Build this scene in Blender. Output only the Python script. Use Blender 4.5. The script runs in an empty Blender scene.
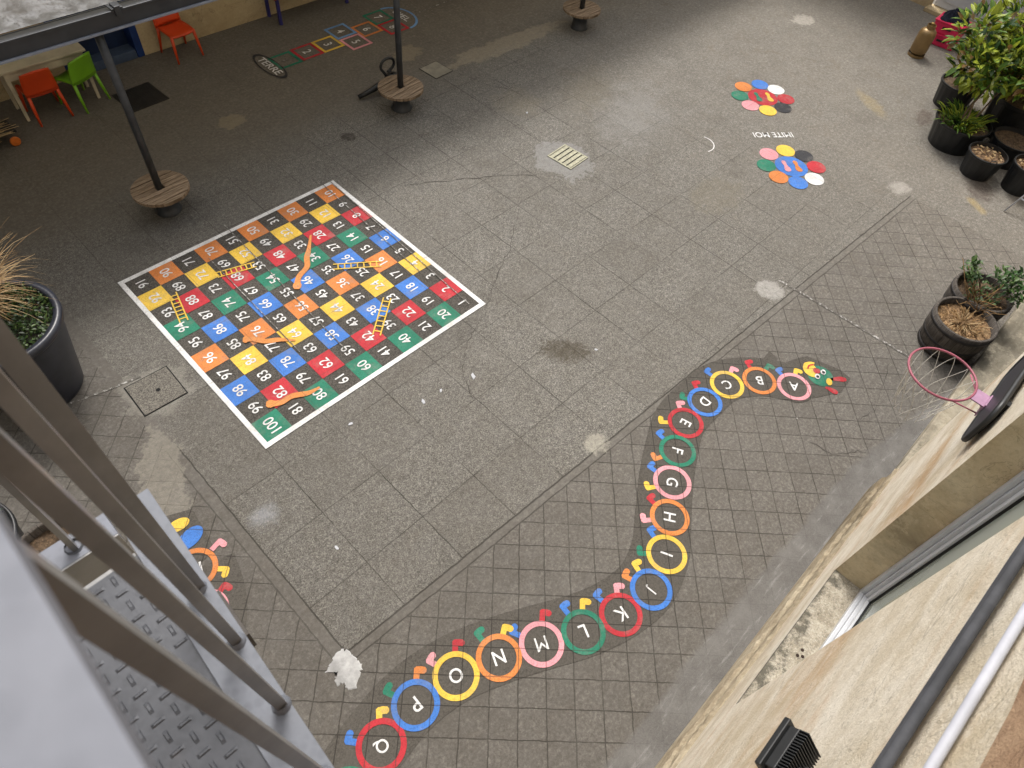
import bpy, bmesh, math, random
from mathutils import Vector, Matrix
random.seed(7)
PI = math.pi
S = bpy.context.scene
COL = S.collection
U = random.uniform

# ------------------------------------------------------------------ helpers
class MB:
    def __init__(s): s.v = []; s.f = []; s.mi = []; s.sm = []
    def add(s, vs, fs, mi=0, smooth=False, M=None):
        o = len(s.v)
        for p in vs:
            p = Vector(p)
            s.v.append(tuple(M @ p if M is not None else p))
        for f in fs:
            s.f.append([i + o for i in f]); s.mi.append(mi); s.sm.append(smooth)
        return s
    def box(s, a, b, mi=0, M=None):
        (x0, y0, z0), (x1, y1, z1) = a, b
        v = [(x0,y0,z0),(x1,y0,z0),(x1,y1,z0),(x0,y1,z0),(x0,y0,z1),(x1,y0,z1),(x1,y1,z1),(x0,y1,z1)]
        return s.add(v, [(0,3,2,1),(4,5,6,7),(0,1,5,4),(1,2,6,5),(2,3,7,6),(3,0,4,7)], mi, False, M)
    def bbox(s, a, b, r=.005, mi=0, M=None):            # bevelled box
        bm = bmesh.new()
        bmesh.ops.create_cube(bm, size=1)
        for v in bm.verts:
            v.co = Vector([(a[i]+b[i])/2 + v.co[i]*(b[i]-a[i]) for i in range(3)])
        bmesh.ops.bevel(bm, geom=bm.edges[:], offset=r, segments=2, affect='EDGES', profile=.6)
        bm.verts.index_update()
        s.add([v.co for v in bm.verts], [[v.index for v in f.verts] for f in bm.faces], mi, False, M); bm.free()
        return s
    def tube(s, pts, r, n=8, mi=0, cap=True, smooth=True, M=None):
        pts = [Vector(p) for p in pts]
        rs = r if isinstance(r, (list, tuple)) else [r]*len(pts)
        vs = []; fs = []
        up = None
        for i, p in enumerate(pts):
            d = (pts[min(i+1, len(pts)-1)] - pts[max(i-1, 0)]).normalized()
            if up is None:
                up = Vector((0,0,1)) if abs(d.z) < .9 else Vector((1,0,0))
            a = d.cross(up).normalized(); b = a.cross(d).normalized(); up = b
            for k in range(n):
                t = 2*PI*k/n
                vs.append(p + (a*math.cos(t) + b*math.sin(t))*rs[i])
        for i in range(len(pts)-1):
            for k in range(n):
                k2 = (k+1) % n
                fs.append((i*n+k, i*n+k2, (i+1)*n+k2, (i+1)*n+k))
        if cap:
            fs.append(tuple(range(n))[::-1]); fs.append(tuple((len(pts)-1)*n+k for k in range(n)))
        return s.add(vs, fs, mi, smooth, M)
    def lathe(s, prof, n=32, c=(0,0,0), mi=0, smooth=True, M=None, capb=False, capt=False):
        vs = []; fs = []
        for (r, z) in prof:
            for k in range(n):
                t = 2*PI*k/n
                vs.append((c[0]+r*math.cos(t), c[1]+r*math.sin(t), c[2]+z))
        for i in range(len(prof)-1):
            for k in range(n):
                k2 = (k+1) % n
                fs.append((i*n+k, i*n+k2, (i+1)*n+k2, (i+1)*n+k))
        if capb: fs.append(tuple(range(n))[::-1])
        if capt: fs.append(tuple((len(prof)-1)*n+k for k in range(n)))
        return s.add(vs, fs, mi, smooth, M)
    def poly(s, pts, z=0, mi=0, M=None):                  # flat outline
        return s.add([(p[0], p[1], z) for p in pts], [tuple(range(len(pts)))], mi, False, M)
    def ring(s, c, r0, r1, z, n=64, a0=0, a1=2*PI, sx=1, sy=1):
        vs = []; fs = []
        for k in range(n+1):
            t = a0 + (a1-a0)*k/n
            vs += [(c[0]+sx*r0*math.cos(t), c[1]+sy*r0*math.sin(t), z), (c[0]+sx*r1*math.cos(t), c[1]+sy*r1*math.sin(t), z)]
        for k in range(n): fs.append((2*k, 2*k+1, 2*k+3, 2*k+2))
        return s.add(vs, fs)
    def disc(s, c, rx, ry=None, rot=0, z=0, n=40, mi=0):
        ry = ry or rx; cs, sn = math.cos(rot), math.sin(rot)
        pts = []
        for k in range(n):
            a = 2*PI*k/n; x = rx*math.cos(a); y = ry*math.sin(a)
            pts.append((c[0]+x*cs-y*sn, c[1]+x*sn+y*cs))
        return s.poly(pts, z, mi)
    def ribbon(s, pts, w, z, mi=0):                        # flat stripe along a path
        pts = [Vector((p[0], p[1], 0)) for p in pts]; n = len(pts)
        ws = w if isinstance(w, (list, tuple)) else [w]*n
        vs = []; fs = []
        for i, p in enumerate(pts):
            d = (pts[min(i+1, n-1)] - pts[max(i-1, 0)]).normalized(); q = Vector((-d.y, d.x, 0))
            for sg in (1, -1):
                a = p + q*sg*ws[i]/2; vs.append((a.x, a.y, z))
        for i in range(n-1): fs.append((2*i, 2*i+1, 2*i+3, 2*i+2))
        return s.add(vs, fs, mi)
    def leaf(s, p, d, up, L, W, mi=0, fold=.18):
        d = d.normalized(); a = d.cross(up)
        if a.length < 1e-4: a = d.cross(Vector((1,0,0)))
        a.normalize(); nrm = a.cross(d)
        v = [p, p+d*L*.35+a*W*.5+nrm*W*fold, p+d*L*.72+a*W*.36+nrm*W*fold*.4-nrm*L*.03, p+d*L-nrm*L*.1,
             p+d*L*.72-a*W*.36+nrm*W*fold*.4-nrm*L*.03, p+d*L*.35-a*W*.5+nrm*W*fold, p+d*L*.38, p+d*L*.72-nrm*L*.03]
        return s.add(v, [(0,1,6),(1,2,7,6),(2,3,7),(0,6,5),(6,7,4,5),(7,3,4)], mi, True)
    def build(s, name, mat, parent=None, loc=None, rz=0):
        me = bpy.data.meshes.new(name)
        me.from_pydata(s.v, [], s.f)
        for m in (mat if isinstance(mat, (list, tuple)) else [mat]): me.materials.append(m)
        for p, i, sm in zip(me.polygons, s.mi, s.sm): p.material_index = i; p.use_smooth = sm
        bm = bmesh.new(); bm.from_mesh(me); bmesh.ops.recalc_face_normals(bm, faces=bm.faces[:]); bm.to_mesh(me); bm.free()
        me.update()
        o = bpy.data.objects.new(name, me); COL.objects.link(o)
        if parent is not None: o.parent = parent
        if loc is not None: o.location = loc
        o.rotation_euler.z = rz
        return o
def tag(o, label, cat, group=None):
    o['label'] = label; o['category'] = cat
    if group: o['group'] = group
    return o
def struct(o): o['kind'] = 'structure'; return o
def thing(name, label, cat, loc=(0,0,0), rz=0, group=None):
    o = bpy.data.objects.new(name, None); COL.objects.link(o)
    o.empty_display_size = .1; o.location = loc; o.rotation_euler.z = rz
    return tag(o, label, cat, group)
def dup(root, loc, rz, label):
    def cp(o, parent):
        c = o.copy(); COL.objects.link(c); c.parent = parent
        for ch in list(o.children): cp(ch, c)
        return c
    r = cp(root, None); r.location = loc; r.rotation_euler.z = rz; r['label'] = label
    return r

# ------------------------------------------------------------------ materials
class N:
    def __init__(s, name):
        s.m = bpy.data.materials.new(name); s.m.use_nodes = True
        s.t = s.m.node_tree; s.b = s.t.nodes['Principled BSDF']; s._c = None
    def new(s, typ, **kw):
        n = s.t.nodes.new(typ)
        for k, v in kw.items(): setattr(n, k, v)
        return n
    def put(s, sock, v):
        if hasattr(v, 'is_output') or isinstance(v, bpy.types.NodeSocket): s.t.links.new(v, sock)
        elif v is not None:
            if isinstance(v, (tuple, list)) and len(v) == 3 and sock.type == 'RGBA': v = (*v, 1)
            sock.default_value = v
    def obj(s):
        if s._c is None: s._c = s.new('ShaderNodeTexCoord').outputs['Object']
        return s._c
    def m_(s, op, a, b=None, c=None, clamp=False):
        n = s.new('ShaderNodeMath', operation=op, use_clamp=clamp)
        s.put(n.inputs[0], a); s.put(n.inputs[1], b)
        if c is not None: s.put(n.inputs[2], c)
        return n.outputs[0]
    def sep(s, v):
        n = s.new('ShaderNodeSeparateXYZ'); s.put(n.inputs[0], v); return n.outputs
    def comb(s, x, y, z=0.0):
        n = s.new('ShaderNodeCombineXYZ'); s.put(n.inputs[0], x); s.put(n.inputs[1], y); s.put(n.inputs[2], z); return n.outputs[0]
    def noise(s, scale, detail=3, rough=.55, vec=None, out='Fac', dist=0):
        n = s.new('ShaderNodeTexNoise'); s.put(n.inputs['Vector'], vec if vec is not None else s.obj())
        n.inputs['Scale'].default_value = scale; n.inputs['Detail'].default_value = detail
        n.inputs['Roughness'].default_value = rough; n.inputs['Distortion'].default_value = dist
        return n.outputs[out]
    def vor(s, scale, vec=None, feature='F1', out='Distance'):
        n = s.new('ShaderNodeTexVoronoi', feature=feature); s.put(n.inputs['Vector'], vec if vec is not None else s.obj())
        n.inputs['Scale'].default_value = scale; return n.outputs[out]
    def white(s, vec):
        n = s.new('ShaderNodeTexWhiteNoise'); s.put(n.inputs['Vector'], vec); return n.outputs['Value']
    def mapr(s, v, a, b, c=0., d=1., smooth=True):
        n = s.new('ShaderNodeMapRange', interpolation_type='SMOOTHSTEP' if smooth else 'LINEAR'); s.put(n.inputs[0], v)
        for i, q in enumerate((a, b, c, d)): s.put(n.inputs[i+1], q)
        return n.outputs[0]
    def mix(s, f, a, b, typ='MIX'):
        n = s.new('ShaderNodeMix', data_type='RGBA', blend_type=typ)
        s.put(n.inputs[0], f); s.put(n.inputs[6], a); s.put(n.inputs[7], b); return n.outputs[2]
    def mapping(s, scale=(1,1,1), rot=(0,0,0), vec=None):
        n = s.new('ShaderNodeMapping'); s.put(n.inputs[0], vec if vec is not None else s.obj())
        n.inputs['Scale'].default_value = scale; n.inputs['Rotation'].default_value = rot; return n.outputs[0]
    def bump(s, h, strength=.4, dist=.01):
        n = s.new('ShaderNodeBump'); n.inputs['Strength'].default_value = strength; n.inputs['Distance'].default_value = dist
        s.put(n.inputs['Height'], h); s.put(s.b.inputs['Normal'], n.outputs[0])
    def out(s, col, rough=.8, metal=0, spec=.4):
        s.put(s.b.inputs['Base Color'], col); s.put(s.b.inputs['Roughness'], rough)
        s.put(s.b.inputs['Metallic'], metal); s.put(s.b.inputs['Specular IOR Level'], spec)
        return s.m
def srgb(r, g, b):
    f = lambda c: c/255/12.92 if c/255 <= .04045 else ((c/255+.055)/1.055)**2.4
    return (f(r), f(g), f(b))
def mul(c, k): return tuple(x*k for x in c)

def plain(name, col, rough=.6, var=.18, scale=12, metal=0, spec=.4, bump=0, bscale=60):
    n = N(name)
    f = n.mapr(n.noise(scale, 4, .6), .3, .7)
    c = n.mix(f, mul(col, 1-var), mul(col, 1+var*.6))
    if bump: n.bump(n.noise(bscale, 3), bump, .004)
    return n.out(c, rough, metal, spec)
def joint_mask(n):                                          # the paving joints, as they telegraph through thin paint
    ps = n.sep(n.obj()); x, y = ps[0], ps[1]
    def line(c, w0, w1):
        f = n.m_('ABSOLUTE', n.m_('SUBTRACT', n.m_('FRACT', n.m_('ADD', c, .5)), .5)); return n.mapr(f, w0, w1, 1, 0)
    a = math.radians(-45.7276); s_ = .233706
    dx = n.m_('SUBTRACT', x, 3.92586); dy = n.m_('ADD', y, 6.27463)
    pu = n.m_('DIVIDE', n.m_('ADD', n.m_('MULTIPLY', dx, math.cos(a)), n.m_('MULTIPLY', dy, math.sin(a))), s_)
    pv = n.m_('DIVIDE', n.m_('SUBTRACT', n.m_('MULTIPLY', dy, math.cos(a)), n.m_('MULTIPLY', dx, math.sin(a))), s_)
    pj = n.m_('MAXIMUM', line(pu, .008, .028), line(pv, .008, .028))
    pav = n.m_('MAXIMUM', n.m_('LESS_THAN', y, -5.3), n.m_('LESS_THAN', x, -.715))
    sx = n.m_('DIVIDE', n.m_('SUBTRACT', x, .003), .655); sy = n.m_('DIVIDE', n.m_('ADD', y, 3.93), .662)
    sj = n.m_('MAXIMUM', line(sx, .003, .009), line(sy, .003, .009))
    return n.m_('ADD', n.m_('MULTIPLY', pj, pav), n.m_('MULTIPLY', n.m_('MULTIPLY', sj, .55), n.m_('SUBTRACT', 1, pav)), None, True)
def paint(name, col, wear=.5, edge=.36):
    n = N(name)
    big = n.noise(2.2, 5, .65); mid = n.noise(22, 5, .7); g = n.sep(n.vor(115, out='Color'))[0]
    lum = sum(col)/3; col = tuple(c*.93+lum*.05 for c in col)
    c = n.mix(n.mapr(big, .3, .7), mul(col, .72), mul(col, 1.0))
    c = n.mix(n.mapr(g, .0, .5, .6, 0), c, mul(col, .5))                        # pits between the stones
    c = n.mix(n.mapr(n.noise(5, 6, .72), .48, .72, 0, .42), c, (.21,.195,.17))    # trodden-in dust
    c = n.mix(n.mapr(n.noise(60, 3, .8), .62, .70, 0, .65*min(1, wear*2)), c, (.10,.092,.08))   # small chips
    w = n.m_('MULTIPLY', n.mapr(mid, edge, edge-.1), wear)
    c = n.mix(w, c, (.10,.092,.08))
    j = joint_mask(n); c = n.mix(n.m_('MULTIPLY', j, .62), c, (.045,.04,.034))
    n.bump(n.m_('SUBTRACT', g, j), .3, .005)
    return n.out(c, .7, 0, .25)
PAL = dict(red=(.50,.022,.035), yellow=(.82,.53,.05), blue=(.045,.19,.60), green=(.016,.20,.12), orange=(.68,.22,.045),
           pink=(.78,.32,.36), white=(.78,.78,.77), black=(.035,.036,.042), primer=(.062,.055,.047), lightblue=(.16,.33,.62), grey=(.42,.42,.42))
PM = {k: paint('paint_'+k, v, .35 if k != 'primer' else .15) for k, v in PAL.items()}
def primer():
    n = N('paint_dark_primer'); g1 = n.sep(n.vor(115, out='Color'))
    j = joint_mask(n); c = n.mix(g1[0], (.030,.027,.023), (.115,.105,.092)); c = n.mix(n.mapr(n.noise(3, 4, .6), .3, .7), n.mix(.4, c, (.04,.036,.031)), c)
    c = n.mix(n.m_('MULTIPLY', j, .6), c, (.016,.014,.012)); n.bump(n.m_('SUBTRACT', g1[0], j), .3, .004); return n.out(c, .85, 0, .25)
PM['primer'] = primer()
def cat_primer():
    n = N('paint_sealed_ground'); g1 = n.sep(n.vor(115, out='Color')); j = joint_mask(n)
    c = n.mix(n.mapr(n.noise(38, 4, .7), .3, .7), (.044,.039,.033), (.074,.067,.057)); c = n.mix(n.m_('MULTIPLY', g1[0], .3), c, (.15,.138,.12))
    c = n.mix(n.mapr(n.noise(2.5, 5, .65), .4, .7, 0, .5), c, (.085,.078,.068)); c = n.mix(n.m_('MULTIPLY', j, .75), c, (.018,.016,.013))
    n.bump(n.m_('SUBTRACT', g1[0], j), .3, .004); return n.out(c, .85, 0, .25)
PM['sealed'] = cat_primer()
PM['snake'] = paint('paint_snake', (.72,.27,.06), .5)
PM['worn'] = paint('paint_worn_white', (.50,.49,.46), 1.0, .60)
PM['old_green'] = paint('paint_old_green', (.03,.15,.09), .8, .5)
PM['old_red'] = paint('paint_old_red', (.45,.04,.05), .6, .46)
PM['old_blue'] = paint('paint_old_blue', (.10,.24,.50), .6, .46)

# ------------------------------------------------------------------ camera (calibrated on the square board painted on the ground)
F_PX = 687.25
CAM = Vector((-1.1177, -6.8768, 5.9952))
RX = Vector((.70542952, -.70413220, .08103721)); RY = Vector((-.53198503, -.60154939, -.59592806)); RZ = Vector((.46836002, .37727466, -.79893849))
cam = bpy.data.cameras.new('camera'); cam.sensor_width = 36; cam.lens = F_PX*36/1024
cam.clip_start = .02; cam.clip_end = 500
cam.dof.use_dof = True; cam.dof.focus_distance = 7.5; cam.dof.aperture_fstop = 7.0
co = bpy.data.objects.new('camera', cam); COL.objects.link(co)
co.matrix_world = Matrix(((RX.x, -RY.x, -RZ.x, CAM.x), (RX.y, -RY.y, -RZ.y, CAM.y), (RX.z, -RY.z, -RZ.z, CAM.z), (0,0,0,1)))
S.camera = co
def at(u, v, z=0.0):                                       # where the sight line of an image point meets height z
    d = RX*((u-512)/F_PX) + RY*((v-384)/F_PX) + RZ
    t = (z - CAM.z)/d.z; p = CAM + d*t
    return p

# ------------------------------------------------------------------ ground
def ground_material():
    n = N('courtyard_paving'); P = n.obj()
    wob = n.noise(9, 3, .6, out='Color')
    ws = n.sep(wob); ps = n.sep(P)
    x = n.m_('ADD', ps[0], n.m_('MULTIPLY', n.m_('SUBTRACT', ws[0], .5), .022))
    y = n.m_('ADD', ps[1], n.m_('MULTIPLY', n.m_('SUBTRACT', ws[1], .5), .022))
    A = n.m_('ABSOLUTE', 0.0)
    def line(c, w0, w1): # dist to integer lines of c
        f = n.m_('ABSOLUTE', n.m_('SUBTRACT', n.m_('FRACT', n.m_('ADD', c, .5)), .5))
        return n.mapr(f, w0, w1, 1, 0)
    # square aggregate slabs
    sx = n.m_('DIVIDE', n.m_('SUBTRACT', x, .003), .655); sy = n.m_('DIVIDE', n.m_('ADD', y, 3.93), .662)
    lx = line(sx, .004, .011); ly = line(sy, .004, .011)
    amt = n.m_('MULTIPLY', n.mapr(n.noise(.9, 3), .36, .62, .35, 1), n.mapr(ps[1], .6, 1.4, 1, .35))
    slabj = n.m_('MULTIPLY', n.m_('MAXIMUM', lx, n.m_('MULTIPLY', ly, .8)), amt)
    slabid = n.white(n.comb(n.m_('FLOOR', sx), n.m_('FLOOR', sy)))
    # small pavers laid at 45 degrees
    a = math.radians(-45.7276); cx, cy, s = 3.92586, -6.27463, .233706
    dx = n.m_('SUBTRACT', x, cx); dy = n.m_('SUBTRACT', y, cy)
    pu = n.m_('DIVIDE', n.m_('ADD', n.m_('MULTIPLY', dx, math.cos(a)), n.m_('MULTIPLY', dy, math.sin(a))), s)
    pv = n.m_('DIVIDE', n.m_('SUBTRACT', n.m_('MULTIPLY', dy, math.cos(a)), n.m_('MULTIPLY', dx, math.sin(a))), s)
    pj = n.m_('MAXIMUM', line(pu, .010, .029), line(pv, .010, .029))
    pj = n.m_('MULTIPLY', pj, n.mapr(n.noise(1.6, 3), .32, .62, .55, 1))
    paverid = n.white(n.comb(n.m_('FLOOR', pu), n.m_('FLOOR', pv)))
    # zones
    yb = n.m_('ADD', y, n.m_('ADD', 5.125, n.m_('MULTIPLY', ps[0], .042)))         # >0 inside the slab field
    in_y = n.m_('GREATER_THAN', yb, 0); in_x = n.m_('GREATER_THAN', x, -.605)
    slab = n.m_('MULTIPLY', in_y, in_x)
    far = n.m_('LESS_THAN', ps[0], 9.3)
    slab = n.m_('MAXIMUM', slab, n.m_('SUBTRACT', 1, far))
    out_y = n.m_('LESS_THAN', yb, -.085); out_x = n.m_('LESS_THAN', x, -.715)
    pav = n.m_('MULTIPLY', n.m_('MAXIMUM', out_y, out_x), far)
    band_edge = n.m_('MAXIMUM', n.mapr(n.m_('ABSOLUTE', yb), .004, .012, 1, 0), n.mapr(n.m_('ABSOLUTE', n.m_('ADD', yb, .085)), .003, .010, .8, 0))
    band_edge = n.m_('MULTIPLY', n.m_('MULTIPLY', band_edge, n.m_('GREATER_THAN', x, -.74)), far)
    be2 = n.m_('MAXIMUM', n.mapr(n.m_('ABSOLUTE', n.m_('ADD', x, .605)), .003, .010, 1, 0), n.mapr(n.m_('ABSOLUTE', n.m_('ADD', x, .715)), .003, .010, .6, 0))
    be2 = n.m_('MULTIPLY', be2, n.m_('MULTIPLY', n.m_('GREATER_THAN', y, -5.2), n.m_('LESS_THAN', y, -2.4)))
    band_edge = n.m_('MAXIMUM', band_edge, be2)
    canopy = n.mapr(n.m_('ADD', ps[1], n.m_('MULTIPLY', n.m_('SUBTRACT', n.noise(1.3, 3), .5), .5)), .75, 1.7)   # smoother old concrete beyond the posts
    # colours
    g1 = n.vor(115, out='Color'); g1s = n.sep(g1)
    g2 = n.noise(60, 2, .7)
    speck = n.mapr(g1s[0], .0, 1., 0, 1, False)
    agg = n.mix(n.mapr(speck, .1, .95), (.052,.048,.042), (.285,.270,.238))
    agg = n.mix(n.mapr(g2, .35, .7), agg, (.140,.134,.120))
    agg = n.mix(n.m_('MULTIPLY', slabid, .35), agg, (.118,.108,.092))
    conc = n.mix(n.mapr(n.noise(38, 4, .7), .3, .7), (.088,.081,.071), (.148,.137,.121))
    conc = n.mix(n.m_('MULTIPLY', speck, .34), conc, (.23,.212,.185))
    conc = n.mix(n.m_('MULTIPLY', paverid, .4), conc, (.092,.084,.073))
    old = n.mix(n.mapr(n.noise(30, 5, .7), .3, .7), (.105,.093,.077), (.160,.144,.121))
    old = n.mix(n.m_('MULTIPLY', speck, .2), old, (.18,.16,.13))
    band = n.mix(n.mapr(n.noise(30, 4, .7), .3, .7), (.115,.106,.093), (.155,.144,.127))
    col = n.mix(slab, band, agg)
    col = n.mix(pav, col, conc)
    col = n.mix(n.m_('MULTIPLY', canopy, n.m_('MULTIPLY', slab, n.mapr(ps[0], 9, 12, 1, 0))), col, old)
    # broad tone drift: base colour darker to the west, paler to the east
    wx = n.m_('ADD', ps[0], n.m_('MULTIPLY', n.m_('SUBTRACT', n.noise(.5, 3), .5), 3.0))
    west_dark = n.mapr(wx, -1.5, 3.8, .55, 0)
    col = n.mix(west_dark, col, n.mix(.55, col, (.040,.036,.031)))
    east_pale = n.mapr(wx, 5.5, 13.5, 0, .62)
    col = n.mix(n.m_('MULTIPLY', east_pale, n.mapr(n.noise(2.2, 5, .65), .2, .75, .45, 1)), col, (.275,.25,.21))
    blot = n.noise(1.1, 5, .62)
    col = n.mix(n.mapr(blot, .52, .75, 0, .42), col, mul((.16,.145,.12), .55))
    col = n.mix(n.mapr(n.noise(.7, 5, .7, dist=.6), .55, .8, 0, .30), col, (.27,.255,.23))
    mt = n.noise(19, 6, .78); col = n.mix(n.mapr(mt, .40, .62, .30, 0), col, (.055,.048,.040)); col = n.mix(n.mapr(mt, .52, .70, 0, n.mapr(ps[0], 3, 12, .12, .42)), col, (.36,.335,.29))
    col = n.mix(n.mapr(n.noise(2.6, 6, .75, dist=.8), .52, .72, 0, n.mapr(ps[0], 5, 12, .10, .45)), col, (.135,.108,.078))
    # smooth cement run along the foot of the right-hand wall
    ce = n.mapr(n.m_('ADD', n.m_('ADD', ps[1], n.m_('MULTIPLY', n.m_('MAXIMUM', n.m_('SUBTRACT', ps[0], 4.2), 0), .16)), n.m_('MULTIPLY', n.m_('SUBTRACT', n.noise(2.2, 5, .7), .5), .22)), -7.20, -7.13, 1, 0)
    cc_ = n.mix(n.mapr(n.noise(3.0, 6, .7), .3, .7), (.088,.083,.077), (.150,.144,.136)); cc_ = n.mix(n.mapr(n.noise(7, 6, .75, n.mapping((.35,2.2,1))), .54, .68, 0, .6), cc_, (.27,.265,.255))
    cc_ = n.mix(n.m_('MULTIPLY', speck, .25), cc_, (.2,.19,.175))
    col = n.mix(n.m_('MULTIPLY', ce, .9), col, cc_)
    # joints
    j = n.m_('MULTIPLY', slabj, n.m_('MULTIPLY', slab, n.mapr(ps[0], 7, 10, 1, .15)))
    j = n.m_('MAXIMUM', j, n.m_('MULTIPLY', pj, pav)); j = n.m_('MAXIMUM', j, band_edge)
    j = n.m_('MULTIPLY', j, n.m_('SUBTRACT', 1, n.m_('MULTIPLY', ce, .85)))
    col = n.mix(n.m_('MULTIPLY', j, .80), col, (.030,.026,.021))
    # stains and patches with a shape of their own: centre, radii, rotation, colour, strength, softness
    st = [((3.19,-4.12), .36,.20, -48, (.045,.036,.022), .80, .5, 14), ((5.9,-5.16), .22,.17, -40, (.33,.32,.30), .75, .3, 5),
          ((2.51,-5.17), .15,.13, 0, (.28,.265,.22), .85, .4, 9), ((2.7,2.0), .22,.17, 0, (.21,.175,.12), .7, .2, 4), ((5.95,1.98), .3,.2, 20, (.22,.185,.13), .7, .2, 4),
          ((7.5,1.2), 1.5,.22, -2, (.26,.225,.165), .62, .2, 2), ((3.76,.68), .12,.10, 0, (.028,.022,.018), .8, .2, 6), ((11.58,-4.7), .3,.17, 10, (.085,.062,.05), .7, .4, 4),
          ((10.33,-6.17), .36,.24, 30, (.06,.044,.036), .75, .45, 4), ((7.6,-1.6), 1.3,.75, 25, (.24,.238,.23), .38, .9, 1.6), ((5.84,-1.66), .42,.48, 0, (.205,.203,.196), .75, .15, 3),
          ((-.93,-2.75), .22,.75, -22, (.20,.185,.155), .62, .16, 3), ((-.43,-1.67), .37,.36, 0, (.20,.19,.165), .6, .22, 3), ((9.35,-5.32), .22,.17, 0, (.34,.32,.29), .6, .5, 4),
          ((12.9,-1.57), .3,.2, 0, (.43,.40,.35), .6, .3, 3), ((-.4,-3.6), .2,.16, 0, (.26,.27,.29), .5, .9, 4), ((2.6,-3.05), .8,.25, 15, (.055,.05,.044), .35, .9, 2),
          ((11.2,-3.9), .5,.18, 60, (.36,.27,.10), .3, .6, 5), ((9.9,-6.3), .25,.1, 60, (.40,.29,.08), .35, .6, 5), ((6.4,-.2), .5,.5, 0, (.23,.20,.14), .35, .9, 2),
          ((7.6,-.6), 1.0,.55, 30, (.125,.108,.078), .5, .8, 3), ((7.0,-3.6), .55,.4, 0, (.13,.115,.085), .5, .4, 3), ((.9,.55), .8,.5, 15, (.045,.04,.035), .45, .9, 2)]
    fine_ = n.noise(16, 5, .75)
    for (c, rx, ry, rot, cc, stg, soft, nz) in st:
        t = math.radians(rot)
        ddx = n.m_('SUBTRACT', ps[0], c[0]); ddy = n.m_('SUBTRACT', ps[1], c[1])
        uu = n.m_('DIVIDE', n.m_('ADD', n.m_('MULTIPLY', ddx, math.cos(t)), n.m_('MULTIPLY', ddy, math.sin(t))), rx)
        vv = n.m_('DIVIDE', n.m_('SUBTRACT', n.m_('MULTIPLY', ddy, math.cos(t)), n.m_('MULTIPLY', ddx, math.sin(t))), ry)
        rr = n.m_('SQRT', n.m_('ADD', n.m_('MULTIPLY', uu, uu), n.m_('MULTIPLY', vv, vv)))
        rr = n.m_('ADD', rr, n.m_('MULTIPLY', n.m_('SUBTRACT', n.noise(nz*1.6, 6, .72), .5), 2.0))
        f = n.mapr(rr, 1.0-soft, 1.05, stg, 0)
        f = n.m_('MULTIPLY', f, n.mapr(fine_, .3, .62, .45, 1))
        col = n.mix(f, col, n.mix(n.m_('MULTIPLY', speck, .35), cc, mul(cc, 1.5)))
    # tiny litter and chalk dust
    dots = n.mapr(n.vor(2.3), .010, .018, .8, 0)
    col = n.mix(n.m_('MULTIPLY', dots, n.m_('GREATER_THAN', n.noise(.8, 2), .5)), col, (.55,.54,.52))
    h = n.m_('SUBTRACT', n.m_('ADD', n.m_('MULTIPLY', speck, .45), n.m_('MULTIPLY', n.noise(35, 3), .5)), n.m_('MULTIPLY', j, 1.3))
    n.bump(h, .55, .006)
    return n.out(col, n.mapr(n.noise(4, 3), .3, .7, .72, .95), 0, .35)
g = MB(); g.add([(-30,-30,0),(45,-30,0),(45,30,0),(-30,30,0)], [(0,1,2,3)])
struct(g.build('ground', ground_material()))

def cement(name, a, b, rx=1.):
    n = N(name)
    c = n.mix(n.mapr(n.noise(6, 5, .65), .3, .7), a, b)
    c = n.mix(n.mapr(n.noise(1.7, 4, .6), .45, .75, 0, .5), c, mul(a, .6))
    n.bump(n.noise(90, 3), .25, .004)
    return n.out(c, .85, 0, .3)
M_crack = plain('crack_dark', (.062,.056,.049), .95, .5, 5)
mb = MB()
def crack(pts, w):
    out = []
    for (a, b) in zip(pts, pts[1:]):
        k = 9
        for i in range(k):
            t = i/k; out.append((a[0]+(b[0]-a[0])*t + U(-.016,.016), a[1]+(b[1]-a[1])*t + U(-.016,.016)))
    out.append(pts[-1])
    mb.ribbon(out, [w*U(.1,.75) for _ in out], .004)
crack([(4.45,-2.09),(3.9,-2.5),(3.56,-2.67),(2.93,-3.06)], .014)
crack([(2.93,-3.1),(2.46,-3.27),(2.12,-3.54),(1.95,-3.9)], .013)
crack([(3.75,-.72),(4.3,-1.02),(4.85,-1.35),(5.28,-1.66)], .016)
crack([(4.55,1.25),(4.9,.55),(5.2,.2)], .012); crack([(6.2,1.0),(6.35,.45),(6.6,.0)], .014)
crack([(6.0,-6.8),(5.2,-7.0),(4.9,-6.95)], .012); crack([(4.6,-7.2),(4.3,-6.95),(4.25,-6.7)], .010)
struct(mb.build('ground_cracks', M_crack))

# ------------------------------------------------------------------ lettering
_txt = {}
def make_texts(items):
    objs = []
    for k, (string, bold) in items.items():
        cu = bpy.data.curves.new('lettering', 'FONT'); cu.body = string; cu.size = 1; cu.offset = bold; cu.resolution_u = 4
        o = bpy.data.objects.new('lettering', cu); COL.objects.link(o); objs.append((k, o, cu))
    dg = bpy.context.evaluated_depsgraph_get(); dg.update()
    for k, o, cu in objs:
        me = bpy.data.meshes.new_from_object(o.evaluated_get(dg))
        vs = [v.co.copy() for v in me.vertices]; fs = [tuple(p.vertices) for p in me.polygons]
        x0 = min(v.x for v in vs); x1 = max(v.x for v in vs); y0 = min(v.y for v in vs); y1 = max(v.y for v in vs)
        _txt[k] = ([((v.x-(x0+x1)/2), (v.y-(y0+y1)/2)) for v in vs], fs, x1-x0, y1-y0)
        bpy.data.meshes.remove(me); bpy.data.objects.remove(o); bpy.data.curves.remove(cu)
items = {str(i): (str(i), .007) for i in range(1, 101)}
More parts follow.
